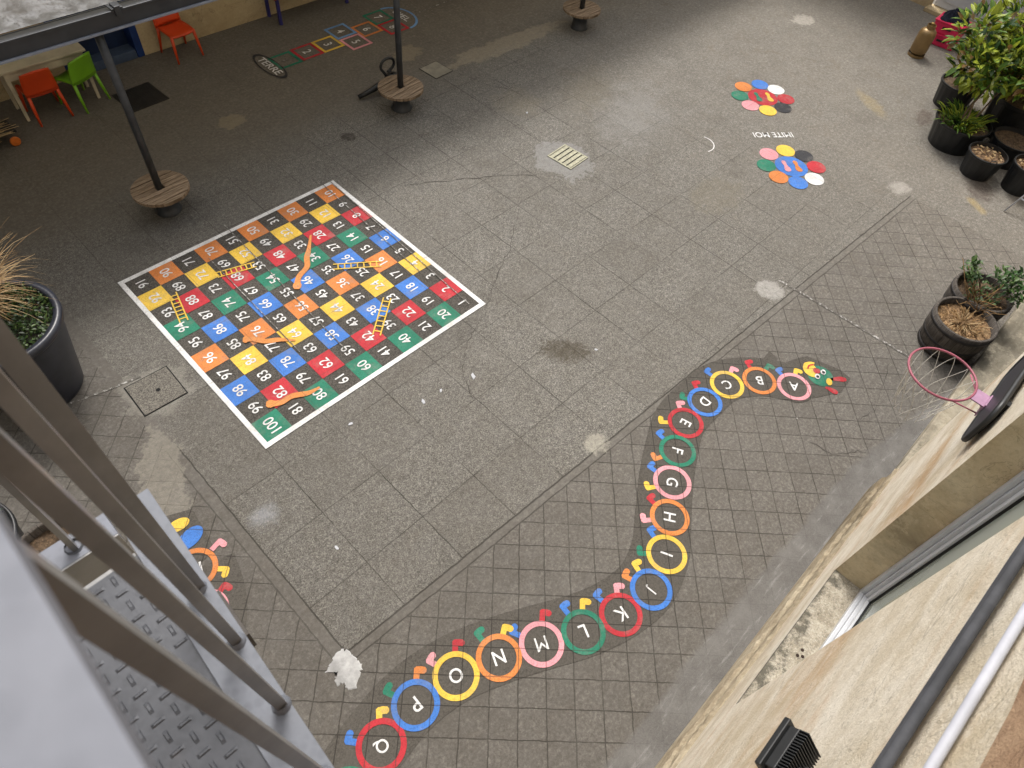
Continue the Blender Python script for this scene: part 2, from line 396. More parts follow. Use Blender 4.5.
for c in 'ABCDEFGHIJKLMNOPQRSTUVWXYZ': items[c] = (c, .0 if c in 'MW' else .010)
for w in ('TERRE', 'CIEL', 'IMITE MOI'): items[w] = (w, .010)
make_texts(items)
def lettering(key, c, right, height, z, width=None, condense=.9):
    vs, fs, w, h = _txt[key]
    s = height/h; sx = (width/w) if width else s*condense
    r = Vector((right[0], right[1], 0)).normalized(); up = Vector((-r.y, r.x, 0))
    m = MB(); m.add([(c[0]+r.x*v[0]*sx+up.x*v[1]*s, c[1]+r.y*v[0]*sx+up.y*v[1]*s, z) for v in vs], fs)
    return m

# ------------------------------------------------------------------ snakes and ladders
brd = thing('board_game_marking', 'large square snakes and ladders board with white border painted on the ground', 'floor game', (0,0,0))
mb = MB(); mb.add([(.02,-.02,.004),(2.98,-.02,.004),(2.98,-2.98,.004),(.02,-2.98,.004)], [(3,2,1,0)]); mb.build('base_coat', PM['primer'], brd)
mb = MB(); w = .056
o4 = [(0,0),(3,0),(3,-3),(0,-3)]; i4 = [(w,-w),(3-w,-w),(3-w,-3+w),(w,-3+w)]
mb.add([(p[0],p[1],.0085) for p in o4+i4], [(0,1,5,4),(1,2,6,5),(2,3,7,6),(3,0,4,7)]); mb.build('border', PM['white'], brd)
cell = (3-2*w)/10
row_a = ['red','yellow','blue','red','orange']; row_b = ['yellow','green','orange','blue','green']
def cell_c(n):
    r, k = divmod(n-1, 10)
    if r % 2: k = 9-k
    return (3-w-cell*(r+.5), -3+w+cell*(k+.5))
for n_ in range(1, 101):
    x, y = cell_c(n_)
    if n_ % 2 == 0:
        r = (n_-1)//10; q = ((n_-1) % 10)//2
        c = (row_a if r % 2 == 0 else row_b)[q]
        h = cell/2 - .0005
        m = MB(); m.add([(x-h,y-h,.0085),(x+h,y-h,.0085),(x+h,y+h,.0085),(x-h,y+h,.0085)], [(0,1,2,3)])
        m.build('coloured_square', PM[c], brd)
    lettering(str(n_), (x, y), (0, 1), .118, .0125, condense=.88).build('number', PM['white'], brd)
def smooth_path(pts, k=6):
    out = []
    P = [Vector((*p, 0)) for p in pts]; P = [P[0]*2-P[1]] + P + [P[-1]*2-P[-2]]
    for i in range(1, len(P)-2):
        for j in range(k):
            t = j/k; a, b, c, d = P[i-1:i+3]
            q = .5*((2*b)+(c-a)*t+(2*a-5*b+4*c-d)*t*t+(3*b-a-3*c+d)*t**3); out.append((q.x, q.y))
    out.append((P[-2].x, P[-2].y)); return out
def snake(pts):
    pa = smooth_path(pts); n = len(pa)
    m = MB(); m.ribbon(pa, [.022+.045*min(1, i/(n*.3)) if i < n-4 else [.075,.10,.095,.055][i-n+4] for i in range(n)], .0165)
    m.build('snake', PM['snake'], brd)
snake([(2.134,-.722),(1.968,-.917),(1.86,-1.03),(1.77,-1.16),(1.599,-1.241),(1.469,-1.39)])
snake([(1.01,-2.03),(.885,-1.91),(.76,-1.83),(.68,-1.72),(.59,-1.655)])
snake([(.831,-2.731),(.70,-2.715),(.549,-2.637),(.42,-2.63),(.3,-2.55)])
def ladder(a, b, wd=.085, st=7):
    m = MB(); a = Vector((*a,0)); b = Vector((*b,0)); d = (b-a).normalized(); q = Vector((-d.y,d.x,0))
    for s_ in (1,-1): m.ribbon([a+q*s_*wd/2-d*.02, b+q*s_*wd/2+d*.02], .015, .0165)
    for i in range(st):
        p = a.lerp(b, (i+.5)/st); m.ribbon([p+q*(wd/2-.008), p-q*(wd/2-.008)], .015, .0165)
    m.build('ladder', PM['yellow'], brd)
ladder((.372,-.561),(.264,-.993)); ladder((.922,-.614),(1.317,-.73)); ladder((2.025,-1.368),(2.467,-1.675)); ladder((2.16,-2.192),(1.741,-2.536))
for a, b in (((2.955,.126),(2.84,-2.88)), ((2.84,.13),(2.75,-2.1)), ((1.43,.10),(1.34,-2.5)), ((.98,-.3),(.95,-2.2))):
    m = MB(); m.ribbon([a, b], .010, .0205); m.build('setting_out_line', PM['worn'], brd)

# ------------------------------------------------------------------ alphabet caterpillar
cat = thing('caterpillar_marking', 'long winding alphabet caterpillar of coloured letter rings painted on the pavers', 'floor game', (0,0,0))
RG = [('A',4.777,-6.205),('B',4.545,-5.886),('C',4.21,-5.666),('D',3.817,-5.636),('E',3.429,-5.657),('F',3.076,-5.81),('G',2.737,-5.997),('H',2.407,-6.213),('I',2.079,-6.425),('J',1.702,-6.534),('K',1.323,-6.487),('L',.967,-6.356),('M',.628,-6.175),('N',.287,-6.003),('O',-.07,-5.862),('P',-.451,-5.802),('Q',-.828,-5.842),
      ('R',-1.22,-5.93),('S',-1.62,-5.95),('T',-1.98,-5.76),('U',-2.2,-5.42),('V',-2.2,-5.02),('W',-1.90,-4.62),('X',-1.56,-4.36),('Y',-1.25,-4.02),('Z',-1.12,-3.63)]
FT = [('yellow',4.99,-6.108),('blue',4.835,-5.972),('green',4.8,-5.844),('red',4.657,-5.66),('pink',4.437,-5.584),('blue',4.187,-5.421),('red',3.931,-5.421),('green',3.689,-5.445),('pink',3.57,-5.465),('yellow',3.256,-5.483),('blue',3.099,-5.563),('orange',2.85,-5.715),('blue',2.714,-5.75),('yellow',2.524,-5.878),('red',2.421,-5.972),('pink',2.213,-6.072),('blue',2.15,-6.184),('green',1.918,-6.257),('yellow',1.776,-6.298),('orange',1.632,-6.307),('pink',1.48,-6.313),('blue',1.295,-6.244),('yellow',1.148,-6.193),('blue',.998,-6.106),('red',.817,-6.014),('blue',.529,-5.953),('yellow',.482,-5.874),('green',.291,-5.755),('red',.092,-5.682),('pink',-.141,-5.643),('orange',-.283,-5.627),('green',-.545,-5.583),('yellow',-.696,-5.658),('blue',-.975,-5.655),
      ('pink',-.851,-3.558),('yellow',-.945,-3.80),('red',-1.03,-3.94)]
cyc = ['pink','orange','yellow','blue','red','green']
pos = [Vector((x, y, 0)) for _, x, y in RG]
def tang(i):
    a = pos[max(0, i-1)]; b = pos[min(len(pos)-1, i+1)]; return (b-a).normalized()
# dark base coat band
L_, R_ = [], []
path = smooth_path([(p.x, p.y) for p in pos], 5)
PV = [Vector((*p,0)) for p in path]
for i, p in enumerate(PV):
    d = (PV[min(i+1,len(PV)-1)]-PV[max(i-1,0)]).normalized(); r = Vector((d.y,-d.x,0))   # right-hand side: the feet
    L_.append(p - r*.215); R_.append(p + r*.34)
mb = MB(); n = len(PV)
mb.add([(q.x,q.y,.004) for q in L_]+[(q.x,q.y,.004) for q in R_], [(i,i+1,n+i+1,n+i) for i in range(n-1)])
mb.disc((4.777,-6.205), .22, z=.0052); mb.poly([(4.80,-6.44),(5.13,-6.62),(5.40,-6.60),(5.42,-6.44),(5.30,-6.07),(5.16,-6.0),(4.95,-5.93),(4.78,-6.0)], .0045)
mb.poly([(4.86,-5.74),(5.02,-5.72),(5.0,-5.85),(4.86,-5.9)], .0043)
mb.poly([(-1.30,-3.62),(-.90,-3.60),(-.84,-3.1),(-1.3,-2.9)], .0047)
mb.build('base_coat', PM['sealed'], cat)
for i, (ch, x, y) in enumerate(RG):
    m = MB(); m.ring((x, y), .149, .1950, .0085+.0007*(i % 2)); rg = m.build('letter_ring', PM[cyc[i % 6]], cat)
    d = tang(i); right = d                                      # letters turn their feet to the caterpillar's feet
    lettering(ch, (x, y), (right.x, right.y), .118, .0085, condense=.92).build('letter', PM['white'], rg)
def foot_pts(c, out, toe):
    pts = [(-.030,-.075),(.018,-.075),(.018,-.005),(.055,-.008),(.072,.008),(.074,.030),(.060,.046),(.030,.052),(-.012,.050),(-.030,.036)]
    return [(c.x+toe.x*a+out.x*b, c.y+toe.y*a+out.y*b) for a, b in pts]
for c, x, y in FT:
    p = Vector((x,y,0)); i = min(range(len(pos)), key=lambda k: (pos[k]-p).length)
    o_ = (p-pos[i]).normalized(); toe = -tang(i); toe = (toe - o_*toe.dot(o_)).normalized()
    m = MB(); fz = globals().get('fz', 0)+1; m.poly(foot_pts(p, o_, toe), .0062+.0005*(fz % 4)); m.build('foot', PM[c], cat)
# head and tail
hc = Vector((5.165,-6.30,0)); hd = (pos[0]-pos[1]).normalized()
m = MB(); m.disc((5.150,-6.335), .150, z=.0085); hood = m.build('hood', PM['green'], cat)
m = MB(); m.ring((5.165,-6.225), .035, .115, .0125, a0=math.radians(20), a1=math.radians(255), n=30); m.disc((5.15,-6.20), .10, .075, math.radians(60), z=.0122); m.build('face', PM['yellow'], cat)
m = MB(); m.disc((5.178,-6.266), .042, z=.0165); m.build('nose', PM['red'], cat)
for c in ((5.221,-6.329),(5.112,-6.315)):
    m = MB(); m.disc(c, .040, .030, .4, z=.0165); e = m.build('eye', PM['white'], cat)
    m = MB(); m.disc((c[0]-.004,c[1]-.004), .018, z=.0205); m.build('pupil', PM['black'], e)
m = MB(); m.ribbon(smooth_path([(5.24,-6.195),(5.18,-6.165),(5.12,-6.18)]), [.004]+[.018]*11+[.004], .0165); m.build('mouth', PM['red'], cat)
m = MB(); m.disc((5.15,-6.45), .052, .034, .5, z=.0125); m.build('ear', PM['yellow'], cat)
for a, b in (((5.19,-6.44),(5.34,-6.57)), ((5.05,-6.46),(5.08,-6.60))):
    m = MB(); m.ribbon(smooth_path([a, ((a[0]+b[0])/2,(a[1]+b[1])/2+.01), b]), [.03,.035,.04,.045,.05,.055,.06,.065,.07,.072,.065,.055,.03], .0085); m.build('antenna', PM['red'], cat)
m = MB(); m.disc((-1.00,-3.345), .13, .082, math.radians(15), z=.0105); m.build('tail_petal', PM['blue'], cat)
m = MB(); m.disc((-1.015,-3.165), .10, .06, math.radians(-8), z=.0105); m.build('tail_petal', PM['yellow'], cat)

# ------------------------------------------------------------------ hopscotch
hop = thing('hopscotch_marking', 'hopscotch of coloured square outlines from TERRE to CIEL beyond the canopy posts', 'floor game', (0,0,0))
def frame(c, s, wd, mat):
    x, y = c; h = s/2; k = h-wd
    m = MB(); m.add([(x-h,y-h,.006),(x+h,y-h,.006),(x+h,y+h,.006),(x-h,y+h,.006),(x-k,y-k,.006),(x+k,y-k,.006),(x+k,y+k,.006),(x-k,y+k,.006)], [(0,1,5,4),(1,2,6,5),(2,3,7,6),(3,0,4,7)])
    return m.build('numbered_square', mat, hop)
for i, (c, mt) in enumerate([((4.23,2.945),'green'),((4.655,2.96),'red'),((5.065,2.96),'yellow'),((5.48,3.18),'lightblue'),((5.48,2.755),'pink'),((5.885,2.985),'orange'),((6.30,3.20),'green'),((6.30,2.79),'red')]):
    f = frame(c, .405, .045, PM[mt])
    lettering(str(i+1), c, (0,-1), .15, .006).build('number', PM['worn' if i in (0,) else 'white'], f)
m = MB(); m.ring((3.94,2.93), .86, 1.0, .010, sx=.15, sy=.43, n=48); ov = m.build('start_oval', PM['black'], hop)
lettering('TERRE', (3.94,2.93), (0,-1), .13, .010, width=.56).build('word', PM['white'], ov)
m = MB(); m.ring((6.515,2.995), .385, .43, .006, a0=-PI/2, a1=PI/2, sx=.85); ov = m.build('finish_arc', PM['lightblue'], hop)
lettering('CIEL', (6.66,3.0), (0,-1), .13, .010, width=.42).build('word', PM['white'], ov)

# ------------------------------------------------------------------ two flowers to imitate
def flower(label, c, ccol, petals, prints, rd):
    t = thing('flower_marking', label, 'floor game', (0,0,0), 0, 'painted flowers beside the words')
    m = MB(); m.disc(c, .25, z=.006); cen = m.build('centre', PM[ccol], t)
    for col, x, y in petals:
        m = MB(); m.disc((x, y), .150, .145, .3, z=.0085); m.build('petal', PM[col], t)
    for (col, x, y) in prints:
        r = Vector((rd[0], rd[1], 0)).normalized(); up = Vector((-r.y, r.x, 0)); sg = 1 if (Vector((x,y,0))-Vector((*c,0))).dot(r) > 0 else -1
        sole = [(-.028,-.12),(.0,-.135),(.028,-.12),(.036,-.08),(.026,-.03),(.022,.0),(.040,.05),(.050,.09),(.040,.125),(.008,.14),(-.030,.13),(-.052,.10),(-.050,.05),(-.030,.0),(-.026,-.04),(-.036,-.08)]
        m = MB(); m.poly([(x+r.x*a*sg+up.x*b, y+r.y*a*sg+up.y*b) for a, b in sole], .0105); m.build('footprint', PM[col], cen)
rdir = (-.51, .396)
def around(c, pts): # petals pushed onto one circle
    out = []
    for col, x, y in pts:
        d = Vector((x-c[0], y-c[1])).normalized()*.395; out.append((col, c[0]+d.x, c[1]+d.y))
    return out
flower('flower marking with a red centre and eight coloured discs round green and yellow footprints', (9.785,-2.605), 'red',
       around((9.785,-2.605), [('green',9.494,-2.324),('orange',9.79,-2.22),('blue',10.112,-2.334),('white',10.227,-2.62),('red',10.093,-2.922),('black',9.786,-3.013),('yellow',9.487,-2.897),('pink',9.358,-2.613)]),
       [('green',9.72,-2.545),('yellow',9.875,-2.67)], rdir)
flower('flower marking with a blue centre and eight coloured discs round pink and orange footprints', (8.465,-3.955), 'blue',
       around((8.465,-3.955), [('pink',8.456,-3.559),('yellow',8.756,-3.671),('black',8.904,-3.942),('red',8.779,-4.232),('white',8.471,-4.352),('blue',8.176,-4.253),('orange',8.044,-3.971),('green',8.154,-3.677)]),
       [('pink',8.40,-3.895),('orange',8.54,-4.01)], rdir)
tag(lettering('IMITE MOI', (8.965,-3.32), rdir, .135, .006, width=.66).build('painted_words', PM['white']), 'white words IMITE MOI painted on the ground between the two flowers', 'floor lettering')
def stripe(pts, w, label, mat='worn', cat_='line'):
    m = MB(); m.ribbon(pts, w, .006); tag(m.build('painted_line', PM[mat]), label, cat_)
stripe([(6.16,-5.15),(6.21,-5.9),(6.26,-6.95)], .032, 'worn white line crossing the small pavers towards the barrels')
stripe([(-1.13,-1.26),(-.8,-1.34),(-.45,-1.40)], .022, 'worn white line between the big grey pot and the square cover')
stripe([(6.82,2.92),(7.6,2.95),(9.5,2.9)], .018, 'thin pale line running on from the hopscotch arc')
m = MB(); m.ring((7.82,-2.72), .20, .215, .006, a0=math.radians(-110), a1=math.radians(20)); tag(m.build('chalk_arc', PM['white']), 'short curved white chalk stroke on the bare ground left of the words', 'chalk mark')

# ------------------------------------------------------------------ covers and drains
M_castdark = plain('cast_iron_dark', (.02,.018,.016), .6, .3, 8, 0, .4, .3, 40)
M_steelgrate = plain('galvanised_grate', (.33,.32,.235), .6, .25, 20, .2)
M_stonecover = cement('stone_cover', (.17,.16,.13), (.27,.25,.2))
M_void = plain('dark_gap', (.006,.006,.006), .9)
t = thing('drain_grate', 'pale slotted drain grate set in a light cement square in the open ground', 'drain', (5.94,-1.655,0), math.radians(4))
m = MB(); m.box((-.19,-.20,.004),(.19,.20,.006)); m.build('drain_pit', M_void, t)
m = MB()
for a, b in (((-.21,-.22),(.21,-.20)),((-.21,.20),(.21,.22)),((-.21,-.20),(-.19,.20)),((.19,-.20),(.21,.20))): m.bbox((*a,.004),(*b,.013),.002)
m.build('rim', M_steelgrate, t)
m = MB()
for i in range(5):
    y = -.20 + .4*(i+.5)/5; m.bbox((-.19,y-.030,.006),(.19,y-.018,.012),.002); m.bbox((-.19,y+.018,.006),(.19,y+.030,.012),.002); m.bbox((-.19,y-.018,.006),(.19,y+.018,.009),.002)
m.build('grate_bars', M_steelgrate, t)
def cover(name, label, cx, cy, sx, sy, mat, rz=0, gap=.012):
    t = thing(name, label, 'manhole cover', (cx,cy,0), rz)
    m = MB(); m.add([(-sx/2-gap,-sy/2-gap,.004),(sx/2+gap,-sy/2-gap,.004),(sx/2+gap,sy/2+gap,.004),(-sx/2-gap,sy/2+gap,.004)], [(0,1,2,3)]); m.build('gap', M_void, t)
    m = MB(); m.bbox((-sx/2,-sy/2,.002),(sx/2,sy/2,.009),.002); m.build('lid', mat, t)
    return t
n = N('aggregate_cover'); v_ = n.sep(n.vor(115, out='Color')); M_aggcover = n.out(n.mix(v_[0], (.05,.046,.04), (.19,.176,.15)), .9)
t = cover('manhole_cover', 'square aggregate manhole cover near the corner of the board by the big pot', -.425,-1.665,.44,.44, M_aggcover, -.03)
m = MB(); m.disc((.02,-.01), .022, z=.011, n=16); m.build('lifting_hole', M_void, t)
cover('inspection_cover', 'small pale square stone cover set in the ground behind the middle round seat', 5.97,1.29,.36,.38, M_stonecover, .05)
t = thing('floor_grate', 'dark square metal floor grate in front of the blue doorway', 'drain', (2.0,3.30,0), .04)
m = MB(); m.bbox((-.29,-.29,.003),(.29,.29,.010),.003)
for i in range(14):
    q = -.27+.54*(i+.5)/14; m.box((q-.006,-.27,.010),(q+.006,.27,.014)); m.box((-.27,q-.006,.0105),(.27,q+.006,.013))
m.build('mat', M_castdark, t)

# ------------------------------------------------------------------ stone, wood, metal, plastic materials
def stone_mat(name, a, b, stain, bed=(.5,1,3.2), joints=None, amt=.5, rot=(0,0,0)):
    n = N(name); v = n.mapping(bed, rot)
    f = n.noise(1.6, 7, .62, v, dist=.5); c = n.mix(n.mapr(f, .28, .72), a, b)
    f2 = n.noise(.9, 6, .65, n.mapping((.5,1,1.6), rot), dist=.8)
    c = n.mix(n.mapr(f2, .46, .72, 0, amt), c, stain)
    c = n.mix(n.mapr(n.noise(28, 5, .7), .45, .75, 0, .4), c, mul(a, .6))
    c = n.mix(n.mapr(n.noise(6, 6, .75), .5, .62, 0, .35), c, mul(b, 1.1))
    c = n.mix(n.mapr(n.vor(26), .02, .06, .4, 0), c, mul(stain, .4))
    if joints:
        br = n.new('ShaderNodeTexBrick'); xs = n.sep(n.obj())
        n.put(br.inputs['Vector'], n.comb(n.m_('ADD', xs[0], xs[1]), xs[2]))
        br.inputs['Scale'].default_value = 1; br.inputs['Brick Width'].default_value = joints[0]; br.inputs['Row Height'].default_value = joints[1]
        br.inputs['Mortar Size'].default_value = joints[2]; br.inputs['Mortar Smooth'].default_value = .4
        c = n.mix(n.m_('MULTIPLY', br.outputs['Fac'], .7), c, mul(a, joints[3]))
        n.bump(n.m_('SUBTRACT', n.noise(24, 5, .65), br.outputs['Fac']), .6, .012)
    else:
        gr = n.noise(150, 3, .75); c = n.mix(n.mapr(gr, .3, .7, .22, 0), c, mul(a, .55))
        ck = n.mapr(n.m_('ABSOLUTE', n.m_('SUBTRACT', n.noise(1.3, 5, .6, v, dist=1.2), .5)), .0, .006, .45, 0); c = n.mix(ck, c, mul(a, .4))
        n.bump(n.m_('ADD', n.m_('ADD', n.noise(45, 5, .7), n.m_('MULTIPLY', f, 1.2)), n.m_('MULTIPLY', gr, .5)), .7, .012)
    return n.out(c, .9, 0, .25)
M_lime = stone_mat('cream_limestone', (.54,.46,.33), (.78,.73,.63), (.46,.27,.115), (.8,1,1.7), None, .85)
M_reveal = stone_mat('mossy_stone', (.58,.46,.28), (.80,.69,.48), (.24,.20,.13), (1,1,1.4), None, .8)
M_plinth = stone_mat('plinth_stone', (.27,.215,.14), (.52,.45,.33), (.13,.10,.06), (1.2,3,5), None, .85)
M_sill = stone_mat('sill_stone', (.30,.26,.19), (.50,.45,.35), (.06,.06,.05), (2.4,2.4,2.4), None, .85)
def sill_mat():
    n = N('weathered_sill'); ps = n.sep(n.obj())
    c = n.mix(n.mapr(n.noise(9, 7, .75), .3, .7), (.27,.235,.175), (.50,.455,.37)); c = n.mix(n.mapr(n.vor(60), .15, .45, .5, 0), c, (.56,.52,.44))
    mo = n.m_('ADD', n.noise(11, 6, .75), n.m_('MULTIPLY', n.m_('ADD', ps[1], .13), 1.5))
    c = n.mix(n.mapr(mo, .52, .72, 0, .8), c, (.055,.052,.04)); c = n.mix(n.mapr(n.noise(70, 3, .7), .5, .62, 0, .35), c, (.07,.065,.05))
    n.bump(n.noise(60, 6, .75), .8, .012); return n.out(c, .92, 0, .2)
M_sillw = sill_mat()
M_redstone = stone_mat('rough_red_brown_stone', (.24,.135,.08), (.47,.33,.21), (.16,.085,.05), (1,1,1), None, .7)
M_rubble = stone_mat('ochre_rubble_stone', (.20,.135,.065), (.36,.26,.135), (.13,.085,.04), (1,1,1), (.55,.28,.02,1.2), .7)
M_cream = stone_mat('cream_render', (.42,.32,.18), (.52,.42,.26), (.30,.22,.12), (.4,.4,.8), None, .5)
M_plaster = plain('plain_render', (.45,.43,.40), .9, .2, 2)
M_pvc = plain('white_pvc', (.50,.515,.54), .35, .06, 6)
M_gasket = plain('black_rubber', (.012,.012,.013), .6)
M_blackplastic = plain('black_plastic', (.012,.013,.014), .42, .25, 10, 0, .5)
M_potplastic = plain('black_pot_plastic', (.010,.011,.0125), .42, .35, 7, 0, .5, .1, 30)
M_bluepot = plain('dark_slate_pot', (.022,.025,.036), .34, .25, 6, 0, .5)
M_greymetal = plain('painted_grey_metal', (.045,.049,.057), .42, .15, 6, .3)
M_postmetal = plain('grey_post_metal', (.048,.052,.058), .45, .25, 9, .3)
M_lip = plain('pale_metal_lip', (.24,.27,.34), .4, .15, 9, .3)
def galv(name, a, b, rough=.42, metal=.55, sc=5):
    n = N(name); f = n.noise(sc, 6, .65, dist=.4); c = n.mix(n.mapr(f, .3, .7), a, b)
    c = n.mix(n.mapr(n.vor(55), .25, .6, 0, .25), c, mul(b, 1.15))
    c = n.mix(n.mapr(n.noise(2.7, 5, .7), .56, .78, 0, .5), c, (.12,.095,.075))
    n.bump(n.noise(70, 3), .12, .003)
    return n.out(c, n.mapr(f, .3, .7, rough, rough+.2), metal, .5)
M_galv = galv('galvanised_steel', (.095,.103,.122), (.155,.168,.195), .5, .25)
M_deck = galv('checker_plate_steel', (.030,.032,.037), (.066,.070,.080), .34, .4, 8)
M_bar = plain('weathered_flat_bar', (.215,.215,.215), .32, .22, 7, .35, .6, .15, 40)
M_rail = galv('galvanised_handrail', (.105,.114,.138), (.185,.196,.228), .5, .25, 4)

def roof_mat():
    n = N('dirty_white_roof_sheet')
    c = n.mix(n.mapr(n.noise(3.2, 7, .72, dist=.5), .36, .62), (.22,.215,.20), (.74,.75,.76))
    c = n.mix(n.mapr(n.noise(16, 5, .75), .45, .65, 0, .7), c, (.34,.335,.32))
    c = n.mix(n.mapr(n.noise(40, 3, .75), .55, .68, 0, .8), c, (.10,.092,.075))
    n.bump(n.noise(14, 4, .7), .3, .01); n.out(c, .7, 0, .3)
    tr = n.new('ShaderNodeBsdfTranslucent'); n.put(tr.inputs[0], (.72,.68,.58,1)); mx = n.new('ShaderNodeMixShader'); mx.inputs[0].default_value = .68
    o = n.t.nodes['Material Output']; n.t.links.new(n.b.outputs[0], mx.inputs[1]); n.t.links.new(tr.outputs[0], mx.inputs[2]); n.t.links.new(mx.outputs[0], o.inputs[0])
    return n.m
M_roof = roof_mat()
def wood_mat(name, a, b, sc=1.):
    n = N(name); ps = n.sep(n.obj())
    idv = n.white(n.comb(n.m_('FLOOR', n.m_('DIVIDE', n.m_('ADD', ps[1], .4), .0745)), 0.0))
    v = n.comb(n.m_('MULTIPLY', ps[0], 2.2), n.m_('MULTIPLY', ps[1], 34), n.m_('MULTIPLY', idv, 30))
    f = n.noise(1.6, 6, .7, v, dist=.4); c = n.mix(n.mapr(f, .28, .72), a, b)
    c = n.mix(n.m_('MULTIPLY', idv, .5), c, mul(a, .8))
    n.bump(f, .4, .006)
    return n.out(c, .85, 0, .25)
M_wood = wood_mat('weathered_spool_wood', (.10,.068,.042), (.40,.30,.205))

# ------------------------------------------------------------------ right-hand building (wall at y = -7.5, camera looks down along it)
rb = thing('stone_building', 'cream limestone building along the right with a recessed white window', 'building', (0,-7.5,0))
YW = 0.0
def wall_with_holes(mb, x0, x1, z0, z1, holes, y=0.0):
    xs = sorted({x0, x1, *[h[0] for h in holes], *[h[1] for h in holes]}); zs = sorted({z0, z1, *[h[2] for h in holes], *[h[3] for h in holes]})
    for a, b in zip(xs, xs[1:]):
        for c, d in zip(zs, zs[1:]):
            if any(h[0] <= (a+b)/2 <= h[1] and h[2] <= (c+d)/2 <= h[3] for h in holes): continue
            mb.add([(a,y,c),(b,y,c),(b,y,d),(a,y,d)], [(0,1,2,3)])
wx0, wx1, wz0, wz1 = 1.0, 2.40, 1.05, 4.5
dx0, dx1, dz1 = 4.20, 8.3, 2.7
mb = MB(); wall_with_holes(mb, -9, 17, 0, 12, [(wx0,wx1,wz0,wz1),(dx0,dx1,-.1,dz1)])
mb.add([(-9,0,12),(17,0,12),(17,-.6,12),(-9,-.6,12)], [(0,1,2,3)])
mb.build('wall', M_lime, rb)
dp = -.235
mb = MB()
mb.add([(wx1,0,wz0),(wx1,0,wz1),(wx1,dp,wz1),(wx1,dp,wz0)], [(0,1,2,3)]); mb.add([(wx0,0,wz0),(wx0,0,wz1),(wx0,dp,wz1),(wx0,dp,wz0)], [(0,1,2,3)])
mb.add([(wx0,0,wz1),(wx1,0,wz1),(wx1,dp,wz1),(wx0,dp,wz1)], [(0,1,2,3)])
mb.add([(dx0,0,0),(dx0,0,dz1),(dx0,-.6,dz1),(dx0,-.6,0)], [(0,1,2,3)]); mb.add([(dx1,0,0),(dx1,0,dz1),(dx1,-.6,dz1),(dx1,-.6,0)], [(0,1,2,3)])
mb.add([(dx0,0,dz1),(dx1,0,dz1),(dx1,-.6,dz1),(dx0,-.6,dz1)], [(0,1,2,3)])
mb.build('reveal', M_reveal, rb)
mb = MB(); mb.bbox((wx0-.0,dp-.02,wz0-.12),(wx1+.0,-.003,wz0+.012),.004); sill = mb.build('sill', M_sillw, rb)
mb = MB()
for (x, y) in ((1.62,-.16),(1.66,-.135),(1.60,-.13)): mb.lathe([(.012,0),(.012,.004),(.006,.006)], 10, (x,y,wz0+.012), capt=True)
mb.build('bolt', plain('rusty_bolt', (.03,.016,.01), .8), sill)
mb = MB()                                                  # worn plinth: a stepped profile with chipped edges run along the wall
prof = [(.062,.0),(.058,.16),(.050,.27),(.024,.31),(.022,.40),(.026,.46),(.008,.50),(-.01,.52)]
nx = 330; vs = []; fs = []; k = len(prof)
for i in range(nx+1):
    x = -9+(dx0+9)*i/nx
    for q, (y, z) in enumerate(prof): vs.append((x, y+(U(-.007,.006) if 0 < q < k-1 else 0), z+(U(-.014,.012) if 0 < q < k-1 else 0)))
for i in range(nx):
    for q in range(k-1): fs.append((i*k+q,(i+1)*k+q,(i+1)*k+q+1,i*k+q+1))
fs.append(tuple(nx*k+q for q in range(k)))
mb.add(vs, fs); mb.build('plinth', M_plinth, rb)
mb = MB(); nx = 60; vs = []; fs = []
for i in range(nx+1):
    x = -9+9.94*i/nx
    vs += [(x,.003,4.475+U(-.012,.012)),(x,.014,4.50+U(-.012,.012)),(x,.014,6.2)]
for i in range(nx): fs += [(3*i,3*i+3,3*i+4,3*i+1),(3*i+1,3*i+4,3*i+5,3*i+2)]
mb.add(vs, fs); mb.build('rough_upper_course', M_redstone, rb)
# window
def frame_mb(x0, x1, z0, z1, y0, y1, t, r=.006):
    m = MB()
    m.bbox((x0,y0,z0),(x1,y1,z0+t),r); m.bbox((x0,y0,z1-t),(x1,y1,z1),r); m.bbox((x0,y0,z0+t),(x0+t,y1,z1-t),r); m.bbox((x1-t,y0,z0+t),(x1,y1,z1-t),r)
    return m
wf = frame_mb(wx0+.002, wx1-.002, wz0+.014, wz1-.002, dp-.012, dp+.018, .062)
w2 = frame_mb(wx0+.003, wx1-.003, wz0+.015, wz1-.003, dp-.075, dp-.0125, .088); wf.add(w2.v, w2.f)
win = wf.build('window', M_pvc, rb)
xm = (wx0+wx1)/2
for (a, b) in ((wx0+.092, xm-.003), (xm+.003, wx1-.092)):
    frame_mb(a, b, wz0+.105, wz1-.093, dp-.095, dp-.035, .058, .005).build('sash', M_pvc, win)
    frame_mb(a+.0585, b-.0585, wz0+.1635, wz1-.1515, dp-.085, dp-.050, .006, .001).build('gasket', M_gasket, win)
    n = N('window_glass'); M_glass = n.out((.40,.43,.37), .05, 0, .6); n.b.inputs['Alpha'].default_value = .75
    m = MB(); m.box((a+.060,dp-.075,wz0+.165),(b-.060,dp-.066,wz1-.153)); m.build('pane', M_glass, win)
mb = MB(); mb.add([(wx0-.4,-.75,0),(wx1+.4,-.75,0),(wx1+.4,-.75,wz1+.3),(wx0-.4,-.75,wz1+.3)], [(0,1,2,3)]); mb.add([(wx0-.4,-.75,.9),(wx1+.4,-.75,.9),(wx1+.4,-.34,.9),(wx0-.4,-.34,.9)], [(0,1,2,3)])
mb.build('room_interior', plain('pale_room', (.42,.44,.38), .8), rb)
